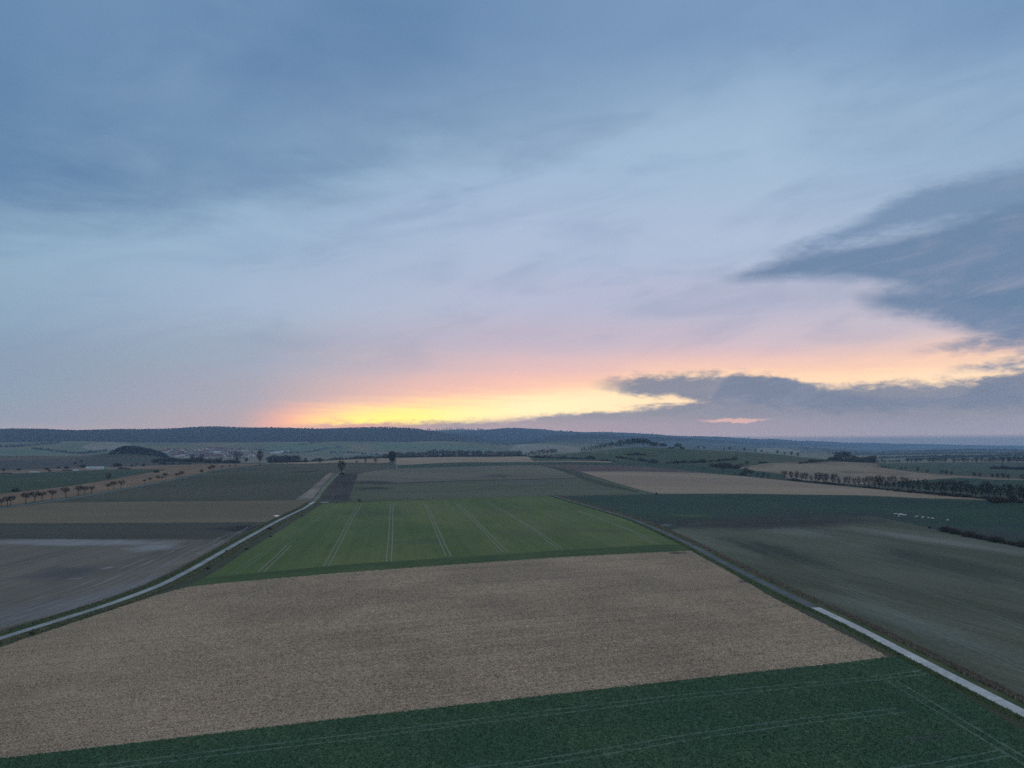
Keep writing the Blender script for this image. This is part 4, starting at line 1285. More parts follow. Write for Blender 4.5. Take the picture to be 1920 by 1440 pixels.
# ----------------------------------------------------------------------------
# wooded mound, as one mass; far woods on the hills, as one mass
# ----------------------------------------------------------------------------
def crowns(name, az, R, size, zoff, mat, seed, label, cat, sides=6, squash=1.0, spiky=None):
    rng = np.random.RandomState(seed)
    n = len(az)
    a = np.radians(az)
    z = terrain(az, R) + zoff
    cx, cy = R * np.sin(a), R * np.cos(a)
    ang = rng.uniform(0, 6.28, n)[:, None] + np.arange(sides)[None, :] * 2 * math.pi / sides
    rr = size[:, None] * rng.uniform(0.7, 1.2, (n, sides))
    V = np.zeros((n, 2 * sides + 1, 3))
    V[:, :sides, 0] = cx[:, None] + np.cos(ang) * rr
    V[:, :sides, 1] = cy[:, None] + np.sin(ang) * rr
    V[:, :sides, 2] = z[:, None] + size[:, None] * squash * rng.uniform(0.0, 0.4, (n, sides))
    rr2 = size[:, None] * rng.uniform(0.35, 0.8, (n, sides))
    V[:, sides:2 * sides, 0] = cx[:, None] + np.cos(ang + 0.5) * rr2
    V[:, sides:2 * sides, 1] = cy[:, None] + np.sin(ang + 0.5) * rr2
    V[:, sides:2 * sides, 2] = z[:, None] + size[:, None] * squash * rng.uniform(0.8, 1.3, (n, sides))
    V[:, -1, 0] = cx; V[:, -1, 1] = cy
    V[:, -1, 2] = z + size * squash * rng.uniform(1.3, 1.8, n)
    f = []
    for k in range(sides):
        k2 = (k + 1) % sides
        f += [(k, k2, sides + k), (k2, sides + k2, sides + k), (sides + k, sides + k2, 2 * sides)]
    f = np.array(f)
    FF = (f[None] + (np.arange(n) * (2 * sides + 1))[:, None, None]).reshape(-1, 3)
    o = link(name, mesh_from(name, V.reshape(-1, 3), FF, mat))
    return tag(o, label, cat, None, "stuff")


M_forest = field_mat("bare_beech_wood", (0.0234, 0.0234, 0.0203), (0.0484, 0.0390, 0.0343), 0.0028, mid=0.5, grain=(0.05, 0.3))
M_mwood = flat_mat("mound_wood", (0.017, 0.016, 0.015), 0.5, 0.06)

rng = np.random.RandomState(5)
mx0 = [190, 200, 212, 222, 232, 246, 260, 280, 300, 312, 318]
my0 = [857, 851, 844, 838, 835.5, 835, 836.5, 840, 846, 851, 858]


def mound_top(x):
    return np.interp(x, mx0, my0)


A, RR, SZ, ZO = [], [], [], []
while len(A) < 2600:
    x = rng.uniform(189, 318)
    R = rng.uniform(1975, 2200)
    az = float(azel(x, 850)[0])
    ytop = mound_top(x) + rng.uniform(0, 2.0)
    _, e = azel(x, ytop)
    want = CAMH + R * math.tan(math.radians(float(e)))
    zt = float(terrain(az, R))
    room = want - zt
    edge = min(1.0, (R - 1975) / 60.0)
    hh = min(room, 4 + 10 * edge + rng.uniform(0, 3))
    if hh < 1.5:
        continue
    s = rng.uniform(1.6, 3.0)
    for q in np.arange(max(0.0, hh - 9.0), hh - s * 1.2 + 0.01, 2.6):
        A.append(az + rng.uniform(-.03, .03)); RR.append(R + rng.uniform(-2, 2)); SZ.append(s * rng.uniform(.8, 1.1)); ZO.append(max(0.0, q))
    A.append(az); RR.append(R); SZ.append(s); ZO.append(max(0.0, hh - s * 1.6))
crowns("wood", np.array(A), np.array(RR), np.array(SZ), np.array(ZO), M_mwood, 6, "dark wooded mound rising behind the fields before the village", "wood", 5)

# far hill woods
poly_w, poly_w2 = [q for (n_, p_, m_), q in zip(pieces, polys2) if n_ == "wooded_hill"]
N = 60000
aa = rng.uniform(poly_w[:, 0].min(), poly_w[:, 0].max(), N * 5)
rr_ = np.sqrt(rng.uniform(4000.0 ** 2, 13500.0 ** 2, N * 5))
ok = inside(poly_w, np.c_[aa, np.log(rr_) * SC])
# keep only slopes that face the camera or stand at a crest
sl = (terrain(aa, rr_ + 25) / (rr_ + 25)) - (terrain(aa, rr_ - 25) / (rr_ - 25)) - CAMH / (rr_ + 25) + CAMH / (rr_ - 25)
ok &= sl > -0.0012
aa, rr_ = aa[ok][:N], rr_[ok][:N]
sz = rng.uniform(3.2, 6.2, len(aa)) * np.clip(rr_ / 5200, 0.9, 2.6)
crowns("forest", aa, rr_, sz, rng.uniform(2, 7, len(aa)), M_forest, 8, "long dark bare forest covering the far ridge under the sunset", "forest", 5, 0.42)
aa = rng.uniform(poly_w2[:, 0].min(), poly_w2[:, 0].max(), 60000)
rr_ = np.sqrt(rng.uniform(7500.0 ** 2, 21000.0 ** 2, 60000))
ok = inside(poly_w2, np.c_[aa, np.log(rr_) * SC]) & (rng.rand(60000) < 0.75)
crowns("forest", aa[ok], rr_[ok], rng.uniform(9, 16, ok.sum()), rng.uniform(2, 7, ok.sum()), M_forest, 18, "pale blue woods on the farthest low hills at the plain's end", "forest", 5, 0.8)
# ragged trees on the skyline
sk = []
for x0, x1, n in ((270, 300, 3), (570, 612, 9), (690, 790, 44), (800, 830, 8), (830, 910, 22), (1008, 1075, 26), (1130, 1150, 6), (1200, 1225, 6), (500, 560, 5), (1390, 1410, 5), (60, 140, 6)):
    for k in range(n):
        x = rng.uniform(x0, x1)
        az = float(azel(x, 806)[0])
        rs = np.arange(4600, 14500, 20.0)
        g_ = (terrain(np.full_like(rs, az), rs) - CAMH) / rs
        sk.append((az, rs[np.argmax(g_)] + rng.uniform(-30, 10)))
sk = np.array(sk)
sz = rng.uniform(2.6, 6.0, len(sk)) * np.clip(sk[:, 1] / 5600, 1.0, 2.0)
for zz in (0.0, 5.0):
    o = crowns("forest", sk[:, 0], sk[:, 1], sz * (1.0 if zz < 5 else 0.75), np.full(len(sk), zz) * np.clip(sk[:, 1] / 5600, 1.0, 2.0) + rng.uniform(0, 2, len(sk)), M_forest, 9, "ragged tall trees standing up from the forest skyline" if zz > 5 else "lower crowns of the ragged trees along the forest skyline", "forest", 6, 1.4)

# far tree lines in the plain, one mass
A, RR, SZ = [], [], []
for x0, x1, R, n in ((1640, 1990, 3300, 240), (1700, 1990, 2900, 150), (1560, 1990, 4200, 220), (1500, 1990, 5600, 220), (1700, 1990, 7400, 160), (1200, 1330, 3600, 60), (760, 960, 4300, 50), (60, 200, 3500, 60), (0, 110, 3900, 40), (480, 640, 3620, 50), (560, 680, 4060, 30), (620, 800, 3300, 60)):
    for k in range(n):
        x = x0 + (x1 - x0) * ((k * 0.618034) % 1.0)
        A.append(float(azel(x, 855)[0])); RR.append(R + 130 * math.sin(x * 0.03 + R) + rng.uniform(-25, 25)); SZ.append(rng.uniform(2.5, 6.5) * (R / 4000) ** 0.5)
crowns("treeline", np.array(A), np.array(RR), np.array(SZ), np.ones(len(A)), M_forest, 12, "blue hazy hedges and tree lines crossing the far plain", "treeline", 5, 1.2)

# ----------------------------------------------------------------------------
# village in the valley
# ----------------------------------------------------------------------------
M_white = flat_mat("white_render", (0.60, 0.61, 0.60), 0.05, 0.1)
M_cream = flat_mat("cream_render", (0.52, 0.47, 0.38), 0.08, 0.1)
M_grey = flat_mat("grey_render", (0.34, 0.34, 0.34), 0.08, 0.1)
M_tile = flat_mat("red_tiles", (0.20, 0.085, 0.065), 0.25, 0.2)
M_btile = flat_mat("brown_tiles", (0.14, 0.075, 0.055), 0.25, 0.2)
M_slate = flat_mat("grey_slates", (0.10, 0.10, 0.11), 0.2, 0.2)


def house_meshes(L, W, H, rh, wall, roof):
    b = MB()
    b.box((-L / 2, -W / 2, -1.5), (L / 2, W / 2, H))
    for sx in (-1, 1):
        b.tri((sx * L / 2, -W / 2, H), (sx * L / 2, W / 2, H), (sx * L / 2, 0, H + rh))
    r = MB()
    ov = 0.5
    for sy in (-1, 1):
        e = (H - 0.25)
        p = [(-L / 2 - ov, sy * (W / 2 + ov), e), (L / 2 + ov, sy * (W / 2 + ov), e), (L / 2 + ov, 0, H + rh + 0.25), (-L / 2 - ov, 0, H + rh + 0.25)]
        q = [(x, y, z + 0.28) for x, y, z in p]
        r.quad(*p); r.quad(*q)
        for i in range(4):
            r.quad(p[i], p[(i + 1) % 4], q[(i + 1) % 4], q[i])
    return b.mesh("wall", wall), r.mesh("roof", roof)


HK = [("white house with a red tiled roof", house_meshes(12, 9, 5.6, 4.2, M_white, M_tile)), ("white house with a grey slate roof", house_meshes(13, 9, 5.8, 4.0, M_white, M_slate)), ("cream house with a red tiled roof", house_meshes(11, 8.5, 5.2, 4.4, M_cream, M_tile)),
      ("cream barn with a brown roof", house_meshes(24, 11, 5.0, 5.2, M_cream, M_btile)), ("grey house with a brown roof", house_meshes(12, 9, 5.5, 4.2, M_grey, M_btile)), ("long red roofed barn", house_meshes(30, 12, 4.6, 5.4, M_grey, M_tile)), ("tall white house with a red roof", house_meshes(11, 9, 8.4, 4.2, M_white, M_tile))]
HK2 = ("long pale hall with a low bright roof", house_meshes(44, 18, 5.0, 2.4, M_white, flat_mat("pale_roof", (0.62, 0.66, 0.68), 0.05, 0.1)))
rows_v = [("front", 858.5, 318, 470, 12), ("second", 855.5, 312, 486, 17), ("third", 852.5, 304, 484, 20), ("fourth", 849.5, 298, 482, 20), ("fifth", 846.8, 300, 478, 17), ("topmost", 844.0, 380, 470, 9)]
GV = "village houses in the valley"


def place_house(kind, p, rz, label, name="house", group=GV, s=1.0):
    o = empty(name, p, rz, s)
    for n_, me in zip(("wall", "roof", "window"), kind[1]):
        if len(me.polygons):
            c = link(n_, me, o)
    return tag(o, label, "house" if name == "house" else name.replace("_", " "), group)


vt = []
for rn, y, x0, x1, n in rows_v:
    c = 0
    for k in range(n):
        x = x0 + (x1 - x0) * (k + rnd.uniform(0.1, 0.9)) / n
        az, R = hit(x, y + rnd.uniform(-1.1, 1.1))
        R = min(max(R, 2950), 3950)
        p = world_pt(az, R)
        if k % 5 == 4 and rnd.random() < 0.6:
            vt.append((x, R + 20)); continue
        c += 1
        kd = HK[rnd.choice([0, 0, 1, 1, 2, 3, 4, 5, 6, 6])]
        place_house(kd, p, rnd.uniform(-0.5, 0.5) + rnd.choice((0, math.pi / 2)), f"{kd[0]}, {nth(c)} from the mound in the village's {rn} row", s=rnd.uniform(1.0, 1.3))
        if rnd.random() < 0.5:
            vt.append((x + rnd.uniform(1, 4), R + rnd.uniform(-25, 40)))
for i, (x, y, w) in enumerate(((341, 847.5, 1.0), (404, 850, 1.1), (344, 855.6, 0.9), (423, 846, 0.5))):
    az, R = hit(x, y)
    place_house(HK2, world_pt(az, min(R, 3900)), 0.1, ["long bright hall above the village centre behind the mound", "broad pale hall in the middle of the village", "bright low hall at the village's near edge by the mound", "short pale hall among the village's upper houses"][i], "hall", "pale halls in the village", w)
for i, (x, y, sc_) in enumerate(((516, 850.5, 1.0), (524, 849.5, 1.05), (533, 848.5, 1.1))):
    az, R = hit(x, y)
    place_house(HK2, world_pt(az, min(R, 3900)), 0.15, f"{['lowest', 'middle', 'highest'][i]} of three long pale sheds stepped up the slope beyond the village", "shed", "pale sheds beyond the village", sc_ * 0.9)
for i, (x, R, kd) in enumerate(((612, 1900, 5), (625, 1930, 2), (594, 1880, 0), (556, 1640, 1), (601, 1910, 4), (660, 1900, 4))):
    p = gp(x, 862, R)
    p[2] = float(terrain(float(azel(x, 862)[0]), R)) - (2.0 if i != 3 else 4.0)
    place_house(HK[kd], p, rnd.uniform(-0.3, 0.3), ["long red roof showing over the crest among bushes", "red roofed cream house just past the long red roof", "white house peeping over the crest before the red roofs", "tiny white house at the edge of the dark thicket", "grey house half hidden between the white house and the long red roof", "grey house half hidden beyond the red roofs, towards the round tree"][i], group="houses behind the crest", s=0.8)
for i, (x, R) in enumerate(vt[:60]):
    plant_tree("small", x, 850, 3.4 * rnd.uniform(0.8, 1.3), "village_tree", f"{nth(i + 1)} dark tree among the village roofs, counting row by row from the front", "tree", "trees among the village houses", R=R, wide=1.25)

# ----------------------------------------------------------------------------
# hedge behind the lane, crest trees, landmark trees
# ----------------------------------------------------------------------------
gh = "hedgerow below the village"
plant_tree("tall", 360, 867.5, 14, "bare_tree", "slim dark tree standing out of the hedge below the village", group=gh, R=1560)
plant_tree("tall", 378, 867.5, 15, "bare_tree", "tall thin tree in the hedge below the village's middle", group=gh, R=1570)
plant_tree("tall", 445, 867.5, 20, "bare_tree", "broad spreading bare tree, tallest in the hedge below the village", group=gh, R=1560, wide=1.25, var=1)
plant_tree("small", 461, 868, 11, "bare_tree", "round bare tree at the end of the hedge below the village", group=gh, R=1540, wide=1.2)
plant_tree("tall", 414, 868, 11, "bare_tree", "slender bare tree in the hedge before the broad tallest one", group=gh, R=1560)
for i in range(25):
    x = 293 + i * 6.4 + rnd.uniform(-1.5, 1.5)
    plant_bush(x, 868, rnd.uniform(5.5, 10), f"{nth(i + 1)} bush from the mound in the hedge below the village", gh, R=1560 + rnd.uniform(-25, 25), wide=1.2)
for i in range(8):
    plant_bush(308 + i * 5.6 + (8 if i > 3 else 0), 870.5, 3.2, f"{nth(i + 1)} low bush in front of the hedge below the mound's end", "low bushes before the hedge", wide=1.2)
plant_tree("tall", 487, 871.5, 25, "bare_tree", "tall bare tree with two stems where the lane reaches the crest", var=0, wide=0.95)
gt = "dark thicket on the crest"
for i in range(14):
    x = 503 + i * 4.3
    plant_tree("small", x, 866.5, rnd.uniform(10.5, 14.5), "thicket_tree", f"{nth(i + 1)} dark tree of the thicket behind the crest, past the two-stemmed tree", group=gt, R=1620 + rnd.uniform(-15, 15), wide=1.35)
    plant_bush(x + 2, 867, rnd.uniform(6, 8), f"{nth(i + 1)} dense bush under the thicket behind the crest", "bushes under the thicket", R=1600, wide=1.2)
for x, h, l in ((538, 6, "smallest sapling in front of the thicket on the crest"), (573, 11.5, "slim young tree just past the thicket on the crest"), (600, 11.5, "slim young tree before the forked tree on the crest"), (669, 6, "tiny sapling past the forked tree on the crest"), (685, 10, "first young tree before the big round tree"), (704, 10.5, "second young tree, nearer to the big round tree")):
    plant_tree("small", x, 870.3 if x < 620 else 869.6, h, "young_tree", l, group="young trees along the crest", wide=0.85)
plant_tree("fork", 640, 888.5, 25, "bare_tree", "forked bare tree standing alone beside the dirt track's end", var=0)
plant_bush(641, 889, 4, "low scrub around the foot of the forked bare tree", wide=1.2)
plant_tree("round", 735, 870.2, 24, "round_tree", "big round dense tree at the corner of the crest stubble field", var=0)
plant_tree("small", 723, 862, 13, "bare_tree", "smaller tree half hidden beside the big round tree", R=1500, wide=1.2)
plant_bush(674, 939.5, 4, "small dark post-like bush at the wheat field's far corner")
plant_bush(1231, 926, 3.5, "tiny dark bush at the corner of the tan stubble field")

gr = "trees behind the crest stubble field"
c = 0
for x0, x1, R, n, lo, hi in ((742, 775, 1900, 6, 7, 10), (775, 800, 1930, 5, 7, 9), (800, 866, 1930, 13, 9, 13.5), (868, 926, 1930, 12, 8.5, 11.5), (930, 978, 1930, 10, 7.5, 10), (984, 992, 1900, 2, 4, 6)):
    for k in range(n):
        x = x0 + (x1 - x0) * (k + rnd.uniform(0.2, 0.8)) / n
        c += 1
        plant_tree(rnd.choice(("small", "row")), x, 857, rnd.uniform(lo, hi) + 2, "bare_tree", f"{nth(c)} bare tree past the round tree, behind the crest stubble", group=gr, R=R + rnd.uniform(-20, 20), wide=1.2)
for i in range(34):
    plant_bush(562 + i * 5.0 + rnd.uniform(-1, 1), 862, rnd.uniform(4.5, 8.5), f"{nth(i + 1)} bush of the strip behind the crest between thicket and round tree", "bushes behind the crest", R=1860 + rnd.uniform(-20, 20), wide=1.2)
for i in range(38):
    plant_bush(744 + i * 6.3 + rnd.uniform(-1, 1), 858, rnd.uniform(4.5, 7), f"{nth(i + 1)} bush under the trees behind the crest stubble field", "bushes behind the crest stubble", R=1925 + rnd.uniform(-15, 15), wide=1.2)
for i, (x, h) in enumerate(((997, 8), (1003, 5), (1010, 9), (1018, 9.5), (1026, 8), (1034, 9.5), (1041, 8.5))):
    plant_tree("small", x, 850, h + 1, "bare_tree", f"{nth(i + 1)} round tree of the short row at the foot of the pine hill", group="row at the foot of the pine hill", R=1800, wide=1.3)

# ----------------------------------------------------------------------------
# pine hill
# ----------------------------------------------------------------------------
gpn = "pines on the hilltop"
c = 0
for x, h in [(1091, 7), (1095, 9), (1099, 6), (1104, 8), (1109, 10), (1113, 8), (1117, 10), (1121, 9), (1125, 11), (1129, 12), (1133, 11), (1137, 12), (1143, 11), (1147, 13), (1150, 12), (1155, 11), (1159, 13), (1163, 14), (1166, 13), (1171, 12), (1174, 13), (1178, 14), (1181, 13), (1184, 14), (1187, 15), (1190, 14), (1193, 14), (1196, 15), (1199, 14), (1202, 15), (1205, 14), (1208, 15), (1211, 14), (1214, 14), (1217, 13), (1220, 12)]:
    c += 1
    plant_tree("pine", x, 845, h * 1.15, "pine_tree", f"{nth(c)} dark pine along the hilltop from the grove's low end", group=gpn, R=1670 + rnd.uniform(-18, 18), wide=1.15)
for i, (x, h) in enumerate(((1223, 11), (1227, 11), (1231, 10), (1239, 9), (1243, 9.5), (1247, 8), (1266, 8), (1270, 10), (1275, 9))):
    plant_tree("small", x, 841, h, "bare_tree", ["bare tree closing the pine grove", "second bare tree past the pines", "bare tree just before the mast", "bare tree just past the mast", "fuller bare tree past the mast", "last small tree of the clump past the mast", "low tree starting the lone clump past the mast", "roundest tree of the lone clump past the mast", "end tree of the lone clump past the mast"][i] + " on the hilltop", group="bare trees on the hilltop", R=1675, wide=1.35)
for i, (x, h) in enumerate(((1254, 3.5), (1259, 3.5), (1263, 4), (1279, 4.5), (1283, 3))):
    plant_bush(x, 841, h, f"{nth(i + 1)} low bush between the mast and the lone clump on the hilltop", "bushes on the hilltop", R=1675, wide=1.2)
for i, (x, h) in enumerate(((1302, 3), (1309, 7), (1320, 6), (1358, 5), (1368, 8), (1383, 4), (1396, 8), (1417, 7), (1428, 6), (1439, 4), (1458, 8), (1471, 6), (1484, 8), (1496, 8))):
    plant_tree("small", x, 848, h, "avenue_tree", f"{nth(i + 1)} small tree down the ridge line from the hilltop clump", group="trees along the falling ridge", R=1690, wide=0.95)

ghh = "hedges on the pine hill's slope"
c = 0
for x0, x1, ya, yb, h, sp in ((978, 1000, 855.5, 857, 4, 5), (1000, 1090, 858, 861, 5.5, 4.6), (1100, 1118, 860, 862, 7, 4.5), (1118, 1160, 863, 866, 4, 6), (1177, 1213, 853.5, 853.5, 5.5, 4.6), (1155, 1200, 858, 864, 4, 6), (1200, 1230, 864, 868.5, 8, 4.2), (1248, 1325, 869, 866.5, 5.5, 4.4), (1329, 1380, 866, 862, 5.5, 4.4), (1330, 1385, 874.5, 879, 9, 5), (1421, 1438, 868.5, 868, 4.5, 4.5), (1498, 1556, 869.5, 863.5, 6, 4.4)):
    n = int((x1 - x0) / sp)
    for k in range(n):
        t_ = (k + 0.5) / n
        c += 1
        plant_bush(x0 + (x1 - x0) * t_ + rnd.uniform(-1, 1), ya + (yb - ya) * t_, h * rnd.uniform(0.45, 1.2), f"{nth(c) if c < 100 else 'hundred-and-' + nth(c - 100) if c > 100 else 'hundredth'} hedge bush on the pine hill's slope, counted along the hedges", ghh, wide=1.2)
plant_tree("row", 1356, 885.5, 18, "bare_tree", "broad bare tree at the top edge of the tan stubble field", wide=1.35, var=4)
plant_tree("small", 1319, 883, 7, "bare_tree", "little tree on the green strip above the tan stubble field")
plant_tree("small", 1401, 874, 9, "bare_tree", "taller round bush-like tree below the slope hedges", wide=1.3)
plant_tree("small", 1390, 876, 7, "bare_tree", "smaller round tree beside the taller one below the slope hedges", wide=1.2)
for i, (x, y, h, kt) in enumerate(((1377, 889, 6, 0), (1392, 891, 7, 0), (1399, 892.5, 15, 1), (1408, 892.5, 11, 1), (1421, 895, 8, 1), (1427, 895.5, 4, 0), (1431, 896, 10, 1), (1440, 897.5, 8, 1))):
    l = ["low bush at the tan field's top edge past the broad tree", "bush beside the tallest edge tree of the tan field", "tallest edge tree of the tan field before the tree row", "slim tree next to the tallest edge tree", "third small edge tree before the tree row", "lowest edge bush before the tree row", "fourth small edge tree before the tree row", "last small tree before the long tree row starts"][i]
    if kt: plant_tree("small", x, y, h, "edge_tree", l, group="trees along the tan field's edge", wide=1.1)
    else: plant_bush(x, y, h, l, "bushes along the tan field's edge")

# ----------------------------------------------------------------------------
# the long tree row
# ----------------------------------------------------------------------------
rx_ = [1475, 1500, 1520, 1603, 1687, 1770, 1843, 1916, 2000]
ry_ = [899, 902, 904.5, 911.5, 921, 928, 934, 941, 949]
rh_ = [18, 19, 20, 22, 26, 28, 29, 29, 30]
x, c = 1471.0, 0
while x < 1990:
    c += 1
    y = float(np.interp(x, rx_, ry_)) + rnd.uniform(-0.8, 0.3)
    h = float(np.interp(x, rx_, rh_)) * rnd.uniform(0.64, 0.98)
    ex = "" if c > 1 else ", standing apart"
    plant_tree("row", x, y, h, "row_tree", f"{nth(c)} tall bare tree of the long row beyond the tan stubble{ex}", group="long row of bare trees", wide=rnd.uniform(0.85, 1.2), var=rnd.randrange(7))
    x += (13 if c == 1 else rnd.choice((5.5, 6.5, 8.0, 9.5, 11.5)) * (0.85 + 0.4 * (x - 1470) / 450))
x, c = 1480.0, 0
while x < 1960:
    c += 1
    y = float(np.interp(x, rx_, ry_)) + 0.6
    plant_bush(x, y, rnd.uniform(2.2, 4.8), f"{nth(c)} undergrowth bush beneath the long tree row", "undergrowth bushes beneath the tree row", wide=1.3, kit=BUSH_LONG if c % 2 else BUSH)
    x += rnd.uniform(5.5, 9)
for i, (x, y, h, w) in enumerate(((1857, 941.5, 10, 1.2), (1866, 942.5, 12, 1.4), (1876, 942.5, 11.5, 1.4), (1885, 942, 8, 1.2))):
    plant_bush(x, y, h, ["outer", "thickest", "broad middle", "end"][i] + " bush of the dark clump before the tree row on the teal crop", "dark bush clump before the tree row", wide=w * 0.55)
plant_bush(1899, 940, 13, "tall dark bush between the clump and the tree row's end", wide=0.75)

# bushes along the path on the tan hill and the wood on its crest
for i, (x, y, h) in enumerate(((1647, 878, 4.5), (1654, 878.5, 4.5), (1660, 879, 5), (1667, 879.5, 5), (1690, 881.5, 5.5), (1697, 882, 6), (1721, 885, 8), (1739, 887, 6), (1766, 889.5, 7), (1774, 890.5, 8), (1785, 891, 6), (1827, 894.5, 8), (1838, 895, 7), (1861, 896.5, 7), (1871, 897.5, 8), (1881, 898, 9), (1891, 898.8, 8), (1919, 901, 10))):
    plant_tree("small", x, y, h, "hedge_tree", f"{nth(i + 1)} small round tree along the path across the tan hill", group="small trees along the hill path", wide=1.15)
for i in range(18):
    x = 1566 + i * 4.3 + rnd.uniform(-1, 1)
    plant_tree("tall" if i < 8 else "small", x, 866 + 0.1 * i, rnd.uniform(10, 17) if i < 8 else rnd.uniform(7, 12), "copse_tree", f"{nth(i + 1)} tree of the copse on the tan hill's crest", group="copse on the tan hill's crest", R=1480 + rnd.uniform(-25, 40), wide=0.95 if i < 8 else 1.25)
for i in range(16):
    plant_bush(1562 + i * 5 + rnd.uniform(-1, 1), 868, rnd.uniform(5, 8), f"{nth(i + 1)} bush under the copse on the tan hill's crest", "bushes under the crest copse", R=1450 + rnd.uniform(-10, 30), wide=1.2)
c = 0
for x0, x1, R, n, lo, hi in ((1642, 1690, 2120, 7, 5, 8), (1698, 1730, 2150, 5, 6, 8), (1738, 1778, 2120, 6, 6, 9), (1782, 1850, 2150, 11, 5.5, 9), (1852, 1925, 2120, 13, 6, 9.5)):
    for k in range(n):
        x = x0 + (x1 - x0) * (k + rnd.uniform(0.1, 0.9)) / n
        c += 1
        plant_tree("small", x, 868, rnd.uniform(lo, hi), "far_tree", f"{nth(c)} tree of the far line behind the hill path crop", group="far tree line behind the hill path crop", R=R + rnd.uniform(-20, 20), wide=1.2)
for i in range(14):
    plant_bush(1862 + i * 5, 879 + i * 0.15, rnd.uniform(4, 6), f"{nth(i + 1)} bush of the short hedge between the hill path and the far tree line", "short hedge past the hill path", wide=1.2)

# field boundary bushes at the right
gb = "bushes along the seedbed's far boundary"
for i, (x, y, h, w) in enumerate(((1743, 991, 6, 1.0), (1774, 997, 10, 1.1), (1779, 998, 8, 1.1), (1790, 1001, 10, 1.2), (1797, 1002, 11, 1.2), (1803, 1003, 7, 1.2))):
    plant_bush(x, y, h, ["lone low", "tall rounded", "lower round", "dense", "tallest dense", "trailing low"][i] + " dark bush on the boundary below the white birds", gb, wide=w)
for i in range(19):
    x = 1818 + i * 6.2
    plant_bush(x, float(np.interp(x, [1818, 1850, 1920, 1940], [1006.5, 1013, 1026, 1030])), rnd.uniform(4.5, 10.5), f"{nth(i + 1)} bush of the ragged hedge on the seedbed boundary past the dense bushes", gb, wide=rnd.uniform(0.8, 1.25))

# roadside bushes
for x, y, h, w, l in ((58, 1190, 7, 1.5, "lowest bush beside the concrete road, nearest to the camera's left edge"), (390, 1067, 5, 1.3, "dark tuft-like bush between concrete road and stubble corner"), (462, 1030, 3.5, 1.2, "small bush on the wheat side of the concrete road"), (424, 1034, 3, 1.2, "small bush on the ploughed side of the concrete road"), (505, 993.5, 4, 1.2, "dark bush on the road verge below the puddle"), (507, 1007, 3.5, 1.2, "dark bush on the wheat-side verge opposite the puddle"), (566, 968, 3.5, 1.2, "last small bush where the road bends to the dirt track"), (1686, 1229, 4.5, 1.2, "dark stump-like bush at the stubble's corner beside the pale road")):
    plant_bush(x, y, h, l, "roadside bushes", wide=w)

# ----------------------------------------------------------------------------
# white birds grazing
# ----------------------------------------------------------------------------
M_feather = flat_mat("white_feathers", (0.88, 0.88, 0.86), 0.03, 2.0, 0.7)
M_beak = flat_mat("yellow_beak", (0.55, 0.38, 0.06), 0.1, 2.0, 0.6)
M_leg = flat_mat("black_leg", (0.02, 0.02, 0.02), 0.1, 2.0, 0.6)


def ring_body(path, rad, k=8):
    b = MB()
    b.tube(path, rad, k)
    for e, i in ((path[0], 0), (path[-1], len(path) - 1)):
        for q in range(k):
            b.tri(e, b.v[i * k + q], b.v[i * k + (q + 1) % k])
    return b


up = [(-0.62, 0, 0.42), (-0.45, 0, 0.46), (-0.2, 0, 0.47), (0.1, 0, 0.46), (0.32, 0, 0.50), (0.44, 0, 0.66), (0.44, 0, 0.88), (0.47, 0, 1.05), (0.56, 0, 1.12), (0.66, 0, 1.09)]
ur = [0.03, 0.15, 0.24, 0.25, 0.17, 0.075, 0.055, 0.055, 0.065, 0.03]
dn = [(-0.62, 0, 0.42), (-0.45, 0, 0.46), (-0.2, 0, 0.47), (0.1, 0, 0.46), (0.32, 0, 0.47), (0.5, 0, 0.45), (0.66, 0, 0.33), (0.76, 0, 0.2), (0.84, 0, 0.12), (0.9, 0, 0.05)]
SWAN = []
for pth in (up, dn):
    body = ring_body(pth, ur).mesh("body", M_feather, True)
    bk = MB(); e = np.array(pth[-1]); d = e - np.array(pth[-2]); d /= np.linalg.norm(d)
    bk.tube([e - d * 0.03, e + d * 0.10], [0.028, 0.008], 5)
    legs = []
    for s in (-1, 1):
        l = MB(); l.tube([(0.0, s * 0.09, 0.3), (-0.03, s * 0.09, 0.14), (0.0, s * 0.09, 0.0)], [0.025, 0.018, 0.018], 4)
        l.tri((0.0, s * 0.09, 0.015), (0.14, s * 0.09 - 0.05, 0.01), (0.14, s * 0.09 + 0.05, 0.01))
        legs.append(l.mesh("leg", M_leg))
    wing = []
    for s in (-1, 1):
        w = MB(); w.tube([(-0.66, s * 0.10, 0.52), (-0.3, s * 0.22, 0.55), (0.05, s * 0.22, 0.52), (0.22, s * 0.16, 0.48)], [0.02, 0.09, 0.10, 0.03], 6)
        wing.append(w.mesh("wing", M_feather, True))
    SWAN.append((body, bk.mesh("beak", M_beak, True), legs, wing))
birds = [(1677, 964.8, 0), (1680.3, 964.7, 1), (1684.5, 965.8, 0), (1686.3, 966.3, 1), (1687.6, 965.2, 0), (1689.6, 966.2, 0), (1685.2, 969.2, 1), (1692.2, 965.6, 0), (1694, 967.2, 1), (1696.6, 967.4, 0), (1698.4, 966.3, 0), (1717, 970.6, 1), (1720, 969.4, 0), (1729, 971.4, 1), (1731.2, 970.6, 0), (1741, 972.4, 0), (1747.3, 973.4, 1), (1750, 973.4, 0), (1776.8, 976.4, 0)]
